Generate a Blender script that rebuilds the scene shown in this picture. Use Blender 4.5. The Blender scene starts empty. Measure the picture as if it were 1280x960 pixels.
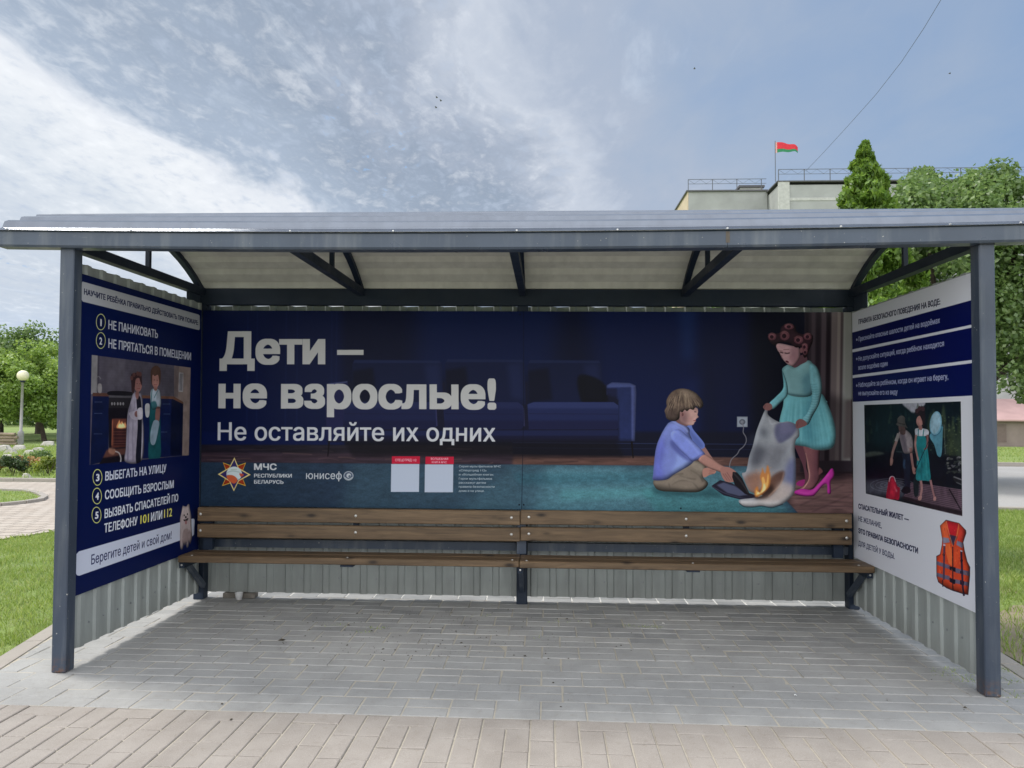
import bpy, math, random
import numpy as np
from mathutils import Vector, Matrix

# ---------------------------------------------------------------- camera, world, sun, exposure
C_ = bpy.context.scene
COL = C_.collection
FPX, CX, CY, CZ, YAW, PITCH, ROLL = 900.063, 2.6799, -3.8401, 1.4107, -.0493, .0442, .0074
Fv = np.array([math.sin(YAW)*math.cos(PITCH), math.cos(YAW)*math.cos(PITCH), math.sin(PITCH)])
Rv = np.array([math.cos(YAW), -math.sin(YAW), 0.]); Uv = np.cross(Rv, Fv); Cv = np.array([CX, CY, CZ])
camd = bpy.data.cameras.new('camera'); cam = bpy.data.objects.new('camera', camd); COL.objects.link(cam); C_.camera = cam
camd.sensor_fit = 'HORIZONTAL'; camd.sensor_width = 36; camd.lens = FPX*36/1280
camd.clip_start = .05; camd.clip_end = 4000
c, s = math.cos(ROLL), math.sin(ROLL)
r2 = Rv*c+Uv*s; u2 = -Rv*s+Uv*c
m = Matrix(((r2[0], u2[0], -Fv[0], CX), (r2[1], u2[1], -Fv[1], CY), (r2[2], u2[2], -Fv[2], CZ), (0, 0, 0, 1)))
cam.matrix_world = m

SUN_EL, SUN_AZ = math.radians(58), math.radians(-74)      # azimuth from +Y towards +X; behind and to the left of the shelter
w = bpy.data.worlds.new('World'); C_.world = w; w.use_nodes = True
nt = w.node_tree; N = nt.nodes; L = nt.links; N.clear()
def nd(t, **k):
    n = N.new(t)
    for a, b in k.items(): setattr(n, a, b)
    return n
def mth(op, a, b=None, cl=False):
    n = nd('ShaderNodeMath', operation=op, use_clamp=cl)
    for i, v in enumerate((a, b)):
        if v is None: continue
        if isinstance(v, (int, float)): n.inputs[i].default_value = v
        else: L.new(v, n.inputs[i])
    return n.outputs[0]
def mapr(v, a, b, c=0., d=1., smooth=True):
    n = nd('ShaderNodeMapRange', interpolation_type='SMOOTHSTEP' if smooth else 'LINEAR')
    L.new(v, n.inputs[0])
    for i, x in enumerate((a, b, c, d)): n.inputs[i+1].default_value = x
    return n.outputs[0]
def mixc(f, a, b):
    n = nd('ShaderNodeMix', data_type='RGBA')
    if isinstance(f, (int, float)): n.inputs[0].default_value = f
    else: L.new(f, n.inputs[0])
    for i, v in ((6, a), (7, b)):
        if isinstance(v, tuple): n.inputs[i].default_value = v+(1,)
        else: L.new(v, n.inputs[i])
    return n.outputs[2]
sky = nd('ShaderNodeTexSky', sky_type='NISHITA', sun_disc=False)
sky.sun_elevation = SUN_EL; sky.sun_rotation = SUN_AZ; sky.altitude = 100; sky.air_density = 1.2; sky.dust_density = 1.5; sky.ozone_density = 1.5
tc = nd('ShaderNodeTexCoord'); sep = nd('ShaderNodeSeparateXYZ'); L.new(tc.outputs['Generated'], sep.inputs[0])
zz = mth('ADD', mth('MAXIMUM', sep.outputs[2], 0.0), .12)
px_ = mth('DIVIDE', sep.outputs[0], zz); py_ = mth('DIVIDE', sep.outputs[1], zz)
cmb = nd('ShaderNodeCombineXYZ'); L.new(px_, cmb.inputs[0]); L.new(py_, cmb.inputs[1])
def noise(scale, det, rough, dist, rot=0, sc=(1, 1, 1), off=(0, 0, 0), src=None):
    mp = nd('ShaderNodeMapping'); L.new(src or cmb.outputs[0], mp.inputs[0])
    mp.inputs['Rotation'].default_value = (0, 0, rot); mp.inputs['Scale'].default_value = sc; mp.inputs['Location'].default_value = off
    n = nd('ShaderNodeTexNoise'); L.new(mp.outputs[0], n.inputs['Vector'])
    n.inputs['Scale'].default_value = scale; n.inputs['Detail'].default_value = det; n.inputs['Roughness'].default_value = rough; n.inputs['Distortion'].default_value = dist
    return n.outputs[0]
# cloud sheet drawn out in long streaks; thick white to the left (towards the sun), a grey lane, then thinning into blue on the right
lane = mth('SUBTRACT', px_, mth('MULTIPLY', mth('SUBTRACT', py_, 1.3), .26))
big = noise(1.25, 4, .5, .6, -.26, (1, .45, 1), (3.1, 1.7, 0))
med = noise(3.0, 7, .56, .7, -.20, (1, .55, 1), (.4, 2.2, 0))
fine = noise(13, 9, .62, .35, -.2, (1, .55, 1))
puff = noise(24, 6, .6, .4, .3, (1, .7, 1), (4, 1, 0))
def cen(v, k): return mth('MULTIPLY', mth('SUBTRACT', v, .5), k)
pos = mth('ADD', mth('ADD', lane, cen(big, .95)), mth('ADD', cen(med, 1.0), cen(fine, .26)))
rp_ = nd('ShaderNodeValToRGB'); L.new(mapr(pos, -2.2, 1.6, 0, 1, False), rp_.inputs[0]); E_ = rp_.color_ramp.elements
STOPS = [(-2.2, (.44, .49, .56)), (-1.75, (.53, .57, .62)), (-1.42, (.62, .645, .68)), (-1.24, (.56, .59, .64)), (-1.08, (.30, .36, .45)), (-.60, (.23, .28, .36)), (-.44, (.29, .335, .415)), (-.26, (.43, .47, .54)), (-.02, (.31, .36, .45)), (.34, (.28, .34, .44)), (1.05, (.195, .285, .44)), (1.6, (.22, .33, .52))]
while len(E_) < len(STOPS): E_.new(.5)
for e_, (p_, c_) in zip(E_, STOPS): e_.position = (p_+2.2)/3.8; e_.color = (*c_, 1)
base_ = rp_.outputs[0]
tex = mth('ADD', mth('MULTIPLY', puff, .55), mth('ADD', mth('MULTIPLY', fine, .55), mth('MULTIPLY', med, .5)))
amt = mapr(pos, .1, -.5, 0, 1)
base_ = mixc(mth('MULTIPLY', mapr(tex, .78, 1.04), mth('MULTIPLY', amt, .30)), base_, (.80, .82, .84))
base_ = mixc(mth('MULTIPLY', mapr(tex, .80, .58), mth('MULTIPLY', amt, .60)), base_, (.38, .44, .54))
hole = mth('MULTIPLY', mapr(puff, .40, .33), mth('MULTIPLY', mapr(big, .52, .60), amt)); base_ = mixc(mth('MULTIPLY', hole, .7), base_, (.22, .36, .58))
wisp = mapr(noise(4.5, 8, .62, .9, -.9, (1, .35, 1), (7.3, 3.3, 0)), .57, .78)
base_ = mixc(mth('MULTIPLY', wisp, .40), base_, (.52, .58, .66))
skm = nd('ShaderNodeVectorMath', operation='SCALE'); L.new(sky.outputs[0], skm.inputs[0]); skm.inputs['Scale'].default_value = .10
base_ = mixc(mapr(sep.outputs[2], .15, .04, 0, .45), base_, (.34, .46, .66))
colr = mixc(mapr(pos, -.1, .6, 0, .25), base_, skm.outputs[0])
# zenith brightened and unseen white cloud added behind the view, to fill the shelter's inside
colr = mixc(mapr(sep.outputs[1], .10, -.55), colr, (.92, .93, .95))
lum = mth('ADD', mth('ADD', 1.0, mapr(sep.outputs[2], .52, .95, 0, .55)), mapr(sep.outputs[1], .10, -.55, 0, .42))
vs_ = nd('ShaderNodeVectorMath', operation='SCALE'); L.new(colr, vs_.inputs[0]); L.new(lum, vs_.inputs['Scale']); colr = vs_.outputs[0]
bg = nd('ShaderNodeBackground'); L.new(colr, bg.inputs[0]); bg.inputs[1].default_value = 1.0
wo = nd('ShaderNodeOutputWorld'); L.new(bg.outputs[0], wo.inputs[0])
sd = bpy.data.lights.new('sun', 'SUN'); so = bpy.data.objects.new('sun', sd); COL.objects.link(so)
sd.energy = 2.3; sd.angle = math.radians(15); sd.color = (1, .95, .87)
sdir = Vector((math.sin(SUN_AZ)*math.cos(SUN_EL), math.cos(SUN_AZ)*math.cos(SUN_EL), math.sin(SUN_EL)))
so.rotation_euler = sdir.to_track_quat('Z', 'Y').to_euler()
C_.view_settings.view_transform = 'Standard'; C_.view_settings.look = 'None'; C_.view_settings.gamma = 1; C_.view_settings.exposure = .5
C_.cycles.max_bounces = 8; C_.cycles.diffuse_bounces = 4; C_.cycles.transparent_max_bounces = 8
RNG = np.random.default_rng(7); random.seed(7)

# ---------------------------------------------------------------- geometry helpers
KL, WT, QS = -.0038, .0041, .0186                # the shelter stands slightly out of square
def warp(x, y, z): return (x+KL*z+WT*(x-2.45)*z, y+QS*(x-2.5)*y/1.6, z)
def project(P):
    v = np.array(P)-Cv; x = v@Rv; y = v@Uv; z = v@Fv; a = FPX*x/z; b = -FPX*y/z
    return (640+math.cos(ROLL)*a-math.sin(ROLL)*b, 480+math.sin(ROLL)*a+math.cos(ROLL)*b)
def at(u, v, ax, val):                             # where the sight line of a point of the photograph meets a plane
    a, b = u-640, v-480; c, s = math.cos(ROLL), math.sin(ROLL)
    d = Fv*FPX+Rv*(c*a+s*b)-Uv*(-s*a+c*b)
    return Cv+(val-Cv[ax])/d[ax]*d
class MB:
    def __init__(self): self.v = []; self.f = []; self.m = []; self.uv = None
    def add(self, vs, fs, mi=0):
        o = len(self.v); self.v += [tuple(p) for p in vs]; self.f += [tuple(i+o for i in f) for f in fs]; self.m += [mi]*len(fs)
    def box(self, x0, x1, y0, y1, z0, z1, mi=0):
        self.add([(x0,y0,z0),(x1,y0,z0),(x1,y1,z0),(x0,y1,z0),(x0,y0,z1),(x1,y0,z1),(x1,y1,z1),(x0,y1,z1)],
                 [(0,3,2,1),(4,5,6,7),(0,1,5,4),(1,2,6,5),(2,3,7,6),(3,0,4,7)], mi); return self
    def cbox(self, x0, x1, y0, y1, z0, z1, b=.004, mi=0):      # box with chamfered edges
        X, Y, Z = (x0, x1), (y0, y1), (z0, z1); vs = []; idx = {}
        for i in (0, 1):
            for j in (0, 1):
                for k in (0, 1):
                    p = [X[i], Y[j], Z[k]]; sg = [b if q == 0 else -b for q in (i, j, k)]
                    for a in range(3):
                        q = [p[t]+(0 if t == a else sg[t]) for t in range(3)]
                        idx[(i, j, k, a)] = len(vs); vs.append(q)
        fs = []
        for a in range(3):
            b1, b2 = [t for t in range(3) if t != a]
            for sd_ in (0, 1):
                q = []
                for (u, v) in ((0, 0), (1, 0), (1, 1), (0, 1)):
                    t = [0, 0, 0]; t[a] = sd_; t[b1] = u; t[b2] = v; q.append(idx[(*t, a)])
                fs.append(q)
        for a in range(3):                                       # edges along axis a
            b1, b2 = [t for t in range(3) if t != a]
            for u in (0, 1):
                for v in (0, 1):
                    t0 = [0, 0, 0]; t0[b1] = u; t0[b2] = v; t1 = t0[:]; t1[a] = 1
                    fs.append([idx[(*t0, b1)], idx[(*t1, b1)], idx[(*t1, b2)], idx[(*t0, b2)]])
        for i in (0, 1):
            for j in (0, 1):
                for k in (0, 1): fs.append([idx[(i, j, k, 0)], idx[(i, j, k, 1)], idx[(i, j, k, 2)]])
        # orient outward
        cen = np.array([(x0+x1)/2, (y0+y1)/2, (z0+z1)/2]); V = np.array(vs); out = []
        for f in fs:
            P = V[list(f)]; n = np.cross(P[1]-P[0], P[2]-P[0])
            out.append(f if n@(P.mean(0)-cen) > 0 else f[::-1])
        self.add(vs, out, mi); return self
    def beam(self, p, q, w, h, mi=0, up=(0, 0, 1)):               # rectangular bar from p to q
        p, q = Vector(p), Vector(q); d = (q-p).normalized(); s_ = d.cross(Vector(up))
        if s_.length < 1e-4: s_ = d.cross(Vector((0, 1, 0)))
        s_.normalize(); t = s_.cross(d)
        vs = []
        for c0 in (p, q):
            for a, b in ((-1, -1), (1, -1), (1, 1), (-1, 1)): vs.append(c0+s_*a*w/2+t*b*h/2)
        self.add(vs, [(0,1,2,3),(7,6,5,4),(0,4,5,1),(1,5,6,2),(2,6,7,3),(3,7,4,0)], mi); return self
    def tube(self, pts, rad, n=8, mi=0, cap=True):
        pts = [Vector(p) for p in pts]; rad = rad if isinstance(rad, (list, tuple)) else [rad]*len(pts); rings = []
        ref = Vector((.3, .9, .17)).normalized()
        for i, p in enumerate(pts):
            d = (pts[min(i+1, len(pts)-1)]-pts[max(i-1, 0)]).normalized(); a = d.cross(ref).normalized(); b = d.cross(a)
            rings.append([p+(a*math.cos(t)+b*math.sin(t))*rad[i] for t in [2*math.pi*k/n for k in range(n)]])
        vs = [v for r in rings for v in r]; fs = []
        for i in range(len(pts)-1):
            for k in range(n): fs.append((i*n+k, i*n+(k+1) % n, (i+1)*n+(k+1) % n, (i+1)*n+k))
        if cap: fs += [tuple(range(n)), tuple(range((len(pts)-1)*n, len(pts)*n))[::-1]]
        self.add(vs, fs, mi); return self
    def lathe(self, prof, c, n=20, mi=0):
        vs = []; fs = []
        for r, z in prof:
            for k in range(n): t = 2*math.pi*k/n; vs.append((c[0]+r*math.cos(t), c[1]+r*math.sin(t), c[2]+z))
        for i in range(len(prof)-1):
            for k in range(n): fs.append((i*n+k, i*n+(k+1) % n, (i+1)*n+(k+1) % n, (i+1)*n+k))
        self.add(vs, fs, mi); return self
    def build(self, name, mat, parent=None, warped=False, smooth=False, bevel=0):
        vs = [warp(*p) for p in self.v] if warped else self.v
        me = bpy.data.meshes.new(name); me.from_pydata([tuple(map(float, p)) for p in vs], [], self.f)
        for mm in (mat if isinstance(mat, (list, tuple)) else [mat]): me.materials.append(mm)
        if any(self.m): me.polygons.foreach_set('material_index', self.m)
        if smooth: me.polygons.foreach_set('use_smooth', [True]*len(self.f))
        me.update()
        o = bpy.data.objects.new(name, me); COL.objects.link(o)
        if parent: o.parent = parent
        if bevel:
            b = o.modifiers.new('bevel', 'BEVEL'); b.width = bevel; b.segments = 2; b.limit_method = 'ANGLE'
        return o
def soup(name, V, F, mat, parent=None, kind=None):                # large numpy mesh; F is an (n,3) or (n,4) array
    me = bpy.data.meshes.new(name); V = np.asarray(V, np.float32); F = np.asarray(F, np.int32); k = F.shape[1]
    me.vertices.add(len(V)); me.vertices.foreach_set('co', V.ravel())
    me.loops.add(F.size); me.loops.foreach_set('vertex_index', F.ravel())
    me.polygons.add(len(F)); me.polygons.foreach_set('loop_start', np.arange(0, F.size, k, dtype=np.int32))
    me.update(calc_edges=True); me.validate()
    me.materials.append(mat)
    o = bpy.data.objects.new(name, me); COL.objects.link(o)
    if parent: o.parent = parent
    if kind: o['kind'] = kind
    return o
def tag(o, label, cat, group=None):
    o['label'] = label; o['category'] = cat
    if group: o['group'] = group
    return o
def thing(name, label, cat, loc=(0, 0, 0), group=None):
    o = bpy.data.objects.new(name, None); COL.objects.link(o); o.location = loc; o.empty_display_size = .2
    return tag(o, label, cat, group)
def struct(o): o['kind'] = 'structure'; return o

# ---------------------------------------------------------------- materials
def lin(r, g, b): return tuple(((x/255+.055)/1.055)**2.4 if x > 10 else x/255/12.92 for x in (r, g, b))
class Mat:
    def __init__(self, name, rough=.6, metal=0, spec=.5):
        self.m = bpy.data.materials.new(name); self.m.use_nodes = True; self.t = self.m.node_tree; self.n = self.t.nodes
        self.b = self.n['Principled BSDF']; self.b.inputs['Roughness'].default_value = rough; self.b.inputs['Metallic'].default_value = metal
        self.b.inputs['Specular IOR Level'].default_value = spec; self.tcn = None
    def node(self, t, **k):
        n = self.n.new(t)
        for a, b in k.items(): setattr(n, a, b)
        return n
    def link(self, a, b): self.t.links.new(a, b)
    def coord(self, which='Object', scale=(1, 1, 1), rot=(0, 0, 0)):
        tc = self.node('ShaderNodeTexCoord'); mp = self.node('ShaderNodeMapping'); self.link(tc.outputs[which], mp.inputs[0])
        mp.inputs['Scale'].default_value = scale; mp.inputs['Rotation'].default_value = rot; return mp.outputs[0]
    def noise(self, scale, det=4, rough=.55, dist=0, co=None):
        n = self.node('ShaderNodeTexNoise'); self.link(co or self.coord(), n.inputs['Vector'])
        n.inputs['Scale'].default_value = scale; n.inputs['Detail'].default_value = det; n.inputs['Roughness'].default_value = rough; n.inputs['Distortion'].default_value = dist
        return n.outputs[0]
    def ramp(self, v, stops):
        n = self.node('ShaderNodeValToRGB'); self.link(v, n.inputs[0]); e = n.color_ramp.elements
        while len(e) < len(stops): e.new(.5)
        for i, (p, c) in enumerate(stops): e[i].position = p; e[i].color = (*c, 1) if len(c) == 3 else c
        return n.outputs[0]
    def mix(self, f, a, b, mode='MIX'):
        n = self.node('ShaderNodeMix', data_type='RGBA', blend_type=mode)
        if isinstance(f, (int, float)): n.inputs[0].default_value = f
        else: self.link(f, n.inputs[0])
        for i, v in ((6, a), (7, b)):
            if isinstance(v, tuple): n.inputs[i].default_value = v+(1,) if len(v) == 3 else v
            else: self.link(v, n.inputs[i])
        return n.outputs[2]
    def map(self, v, a, b, c=0., d=1.):
        n = self.node('ShaderNodeMapRange'); self.link(v, n.inputs[0])
        for i, x in enumerate((a, b, c, d)): n.inputs[i+1].default_value = x
        return n.outputs[0]
    def island(self):
        n = self.node('ShaderNodeNewGeometry'); return n.outputs['Random Per Island']
    def base(self, c):
        if isinstance(c, tuple): self.b.inputs['Base Color'].default_value = (*c, 1)
        else: self.link(c, self.b.inputs['Base Color'])
        return self
    def bump(self, v, dist=.002, strength=.6):
        n = self.node('ShaderNodeBump'); self.link(v, n.inputs['Height']); n.inputs['Distance'].default_value = dist; n.inputs['Strength'].default_value = strength
        self.link(n.outputs[0], self.b.inputs['Normal']); return self
    def rough(self, v): self.link(v, self.b.inputs['Roughness']); return self
def plain(name, c, rough=.6, metal=0, var=.12, scale=6):
    M = Mat(name, rough, metal); nz = M.noise(scale, 6); d = tuple(x*(1-var) for x in c); u = tuple(min(1, x*(1+var)) for x in c)
    M.base(M.ramp(nz, [(.3, d), (.7, u)])); return M.m
def paint_mat(name, c, rough=.38, chip=True):
    M = Mat(name, rough, 0); co = M.coord(); nz = M.noise(2.2, 5, co=co); f2 = M.noise(60, 3, co=co)
    col = M.ramp(nz, [(.3, tuple(x*.86 for x in c)), (.7, tuple(x*1.14 for x in c))])
    if chip:
        sp = M.map(f2, .715, .73); col = M.mix(sp, col, (.42, .42, .40))
        dz = M.node('ShaderNodeSeparateXYZ'); M.link(co, dz.inputs[0])
        low = M.map(dz.outputs[2], .0, .10, 1, 0); rst = M.noise(35, 5, .7, co=co)
        mul = M.node('ShaderNodeMath', operation='MULTIPLY'); M.link(low, mul.inputs[0]); M.link(M.map(rst, .45, .62), mul.inputs[1])
        col = M.mix(mul.outputs[0], col, (.13, .065, .035))
        stv = M.noise(14, 4, co=M.coord(scale=(1, 1, .12))); col = M.mix(M.map(stv, .50, .8, 0, .42), col, (.20, .22, .23)); sc_ = M.noise(26, 6, .7, 1.5, co=M.coord(scale=(.5, .5, 3))); col = M.mix(M.map(sc_, .66, .70, 0, .35), col, (.26, .27, .27))
    M.base(col); M.rough(M.map(M.noise(5, 4, co=co), .3, .7, rough-.08, rough+.14)); M.bump(M.noise(90, 2, co=co), .0006, .5); return M.m
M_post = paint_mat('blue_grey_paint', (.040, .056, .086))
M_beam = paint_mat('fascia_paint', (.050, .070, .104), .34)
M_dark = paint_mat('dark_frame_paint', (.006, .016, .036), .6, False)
def sheet_mat(name, c, rough=.45, streak=.25, metal=0.):
    M = Mat(name, rough, metal); co = M.coord(); st = M.noise(9, 5, .6, co=M.coord(scale=(1.2, 1.2, .18)))
    col = M.ramp(st, [(.32, tuple(x*(1-streak) for x in c)), (.62, c)])
    g = M.noise(3, 6, .65, co=co); col = M.mix(M.map(g, .5, .8, 0, .35), col, tuple(x*.62 for x in c))
    dz = M.node('ShaderNodeSeparateXYZ'); M.link(co, dz.inputs[0]); low = M.map(dz.outputs[2], .03, .20, .35, 0)
    col = M.mix(low, col, (.16, .15, .12)); M.base(col); M.bump(M.noise(4, 2, co=co), .004, .25); return M.m
M_sheet = sheet_mat('grey_green_wall_sheet', (.36, .395, .385))
M_rooftop = sheet_mat('ribbed_roof_metal', (.17, .19, .23), .16, .14, .6)
M_under = sheet_mat('primer_underside', (.62, .63, .57), .55, .15)
def wood_mat(name, lo, hi, axis=0):
    M = Mat(name, .5); sc = [14, 14, 14]; sc[axis] = .9
    tc = M.node('ShaderNodeTexCoord'); oi = M.node('ShaderNodeObjectInfo'); ad = M.node('ShaderNodeVectorMath', operation='ADD')
    sm = M.node('ShaderNodeVectorMath', operation='SCALE'); cx = M.node('ShaderNodeCombineXYZ')
    for i in range(3): M.link(oi.outputs['Random'], cx.inputs[i])
    M.link(cx.outputs[0], sm.inputs[0]); sm.inputs['Scale'].default_value = 9
    M.link(tc.outputs['Object'], ad.inputs[0]); M.link(sm.outputs[0], ad.inputs[1])
    mp = M.node('ShaderNodeMapping'); M.link(ad.outputs[0], mp.inputs[0]); mp.inputs['Scale'].default_value = sc
    g = M.noise(3.5, 8, .62, .8, co=mp.outputs[0]); g2 = M.noise(1.3, 3, .5, .3, co=mp.outputs[0])
    col = M.ramp(g, [(.32, lo), (.68, hi)])
    col = M.mix(M.map(g2, .35, .7, 0, .5), col, tuple(x*.62 for x in lo))
    mk = M.node('ShaderNodeMapping'); M.link(ad.outputs[0], mk.inputs[0]); mk.inputs['Scale'].default_value = (4.2, 4.2, 11)
    vo = M.node('ShaderNodeTexVoronoi'); M.link(mk.outputs[0], vo.inputs['Vector']); vo.inputs['Scale'].default_value = 1.0
    kn = M.map(vo.outputs['Distance'], .06, .19, 1, 0); rings = M.map(vo.outputs['Distance'], .10, .30, .45, 0)
    col = M.mix(rings, col, tuple(x*.55 for x in lo)); col = M.mix(kn, col, (.018, .010, .006))
    M.base(col); M.bump(g, .0015, .5); return M.m
M_wood = wood_mat('stained_plank', (.085, .054, .029), (.205, .134, .074))
M_bolt = plain('zinc_bolt', (.62, .62, .60), .3, .6)
def paver_mat(name, lo, hi, fleck, speck=.5, dirt=(.17, .14, .10)):
    M = Mat(name, .85, 0, .3); co = M.coord(); r = M.island()
    col = M.mix(r, lo, hi); st_ = M.noise(1.1, 5, .62, co=co); col = M.mix(M.map(st_, .50, .74, 0, .32), col, tuple(x*.55 for x in lo))
    n1 = M.noise(4.2, 6, .6, co=co); col = M.mix(M.map(n1, .38, .72, 0, .55), col, fleck)
    n3 = M.noise(24, 5, .65, co=co); col = M.mix(M.map(n3, .56, .78, 0, .40), col, dirt)
    n2 = M.noise(230, 3, .7, co=co); col = M.mix(M.map(n2, .56, .72, 0, speck), col, tuple(min(1, x*1.6) for x in hi))
    col = M.mix(M.map(n2, .30, .42, .45, 0), col, tuple(x*.5 for x in lo))
    M.base(col); M.bump(n2, .0012, .7); return M.m
M_gpav = paver_mat('grey_paver', (.222, .226, .226), (.355, .35, .338), (.41, .41, .40), .35)
M_bpav = paver_mat('beige_paver', (.228, .204, .184), (.335, .304, .275), (.385, .355, .325), .6)
M_sand = paver_mat('joint_sand', (.43, .395, .33), (.43, .395, .33), (.44, .40, .33), .4)
M_kerb = paver_mat('kerb_concrete', (.33, .30, .27), (.38, .35, .31), (.28, .26, .23), .4)

# ---------------------------------------------------------------- print painter: builds the flat prints as images in memory
_gl = {}
_fobj = None
def glyphs(txt):
    """outline loops of a line of text set in Blender's built-in font, and its cap height"""
    if txt in _gl: return _gl[txt]
    cu = bpy.data.curves.new('lettering_outline', 'FONT'); cu.body = txt; cu.fill_mode = 'NONE'; cu.resolution_u = 5
    o = bpy.data.objects.new('lettering_outline', cu); COL.objects.link(o)
    bpy.context.view_layer.update()
    me = o.evaluated_get(bpy.context.evaluated_depsgraph_get()).to_mesh()
    V = np.zeros(len(me.vertices)*3, np.float32); me.vertices.foreach_get('co', V); V = V.reshape(-1, 3)[:, :2]
    nb = {}
    for e in me.edges: a, b = e.vertices; nb.setdefault(a, []).append(b); nb.setdefault(b, []).append(a)
    seen = set(); loops = []
    for s0 in sorted(nb):
        if s0 in seen: continue
        lp = [s0]; seen.add(s0); cur = s0; 
        nx = s0+1 if s0+1 in nb[s0] else nb[s0][0]
        while nx not in seen:
            lp.append(nx); seen.add(nx); c = [q for q in nb[nx] if q not in seen]; nx = c[0] if c else s0
        loops.append(V[lp].astype(float))
    bpy.data.objects.remove(o); bpy.data.curves.remove(cu)
    _gl[txt] = loops; return loops
def cover(loops, W, H, ss=4):
    """anti-aliased non-zero coverage of closed loops (canvas px, y down) -> (mask, x0, y0)"""
    A = np.concatenate(loops); x0 = max(0, int(A[:, 0].min())-2); x1 = min(W, int(A[:, 0].max())+3)
    y0 = max(0, int(A[:, 1].min())-2); y1 = min(H, int(A[:, 1].max())+3)
    if x1 <= x0 or y1 <= y0: return None
    w_, h_ = x1-x0, y1-y0; acc = np.zeros((h_*ss, w_+2))
    for lp in loops:
        P = lp-np.array([x0, y0]); Q = np.roll(P, -1, 0)
        for (ax, ay), (bx, by) in zip(P, Q):
            if ay == by: continue
            sg = 1 if by > ay else -1
            if sg < 0: ax, ay, bx, by = bx, by, ax, ay
            r0 = max(0, math.ceil(ay*ss-.5)); r1 = min(h_*ss-1, math.ceil(by*ss-.5)-1)
            if r1 < r0: continue
            rows = np.arange(r0, r1+1); ys = (rows+.5)/ss; xs = np.clip(ax+(bx-ax)*(ys-ay)/(by-ay), 0, w_)
            i = np.floor(xs).astype(int); f = xs-i
            acc[rows, i] += sg*(1-f); acc[rows, i+1] += sg*f
    cv = np.cumsum(acc, 1)[:, :w_]; cv = np.clip(np.abs(cv), 0, 1).reshape(h_, ss, w_).mean(1)
    return cv, x0, y0
def blur(a, r):
    r = int(round(r))
    if r < 1: return a
    for _ in range(2):
        for ax in (0, 1):
            n = a.shape[ax]; p = [(0, 0)]*a.ndim; p[ax] = (r+1, r); c = np.cumsum(np.pad(a, p, mode='edge'), axis=ax)
            sl1 = [slice(None)]*a.ndim; sl0 = [slice(None)]*a.ndim; sl1[ax] = slice(2*r+1, 2*r+1+n); sl0[ax] = slice(0, n)
            a = (c[tuple(sl1)]-c[tuple(sl0)])/(2*r+1)
    return a
def vnoise(W, H, sx, sy, seed, octs=3):
    g = np.random.default_rng(seed); out = np.zeros((H, W)); amp = 1.; tot = 0
    for o in range(octs):
        nx = max(2, int(W/(sx/2**o)))+2; ny = max(2, int(H/(sy/2**o)))+2; G = g.random((ny, nx))
        xs = np.linspace(0, nx-1.001, W); ys = np.linspace(0, ny-1.001, H); xi = xs.astype(int); yi = ys.astype(int)
        fx = xs-xi; fy = (ys-yi)[:, None]; fx = fx*fx*(3-2*fx); fy = fy*fy*(3-2*fy)
        a = G[yi][:, xi]*(1-fx)+G[yi][:, xi+1]*fx; b = G[yi+1][:, xi]*(1-fx)+G[yi+1][:, xi+1]*fx
        out += amp*(a*(1-fy)+b*fy); tot += amp; amp *= .5
    return out/tot
def spline(P, closed=True, n=6):
    P = np.array(P, float); k = len(P); out = []
    rng = range(k) if closed else range(k-1)
    for i in rng:
        p0, p1, p2, p3 = (P[(i-1) % k], P[i], P[(i+1) % k], P[(i+2) % k]) if closed else (P[max(i-1, 0)], P[i], P[i+1], P[min(i+2, k-1)])
        for t in np.arange(n)/n:
            out.append(.5*((2*p1)+(-p0+p2)*t+(2*p0-5*p1+4*p2-p3)*t*t+(-p0+3*p1-3*p2+p3)*t**3))
    if not closed: out.append(P[-1])
    return np.array(out)
def homog(src, dst):
    A = []; b = []
    for (x, y), (u, v) in zip(src, dst):
        A.append([x, y, 1, 0, 0, 0, -u*x, -u*y]); b.append(u); A.append([0, 0, 0, x, y, 1, -v*x, -v*y]); b.append(v)
    h = np.linalg.solve(np.array(A), np.array(b)); return np.append(h, 1).reshape(3, 3)
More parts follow.
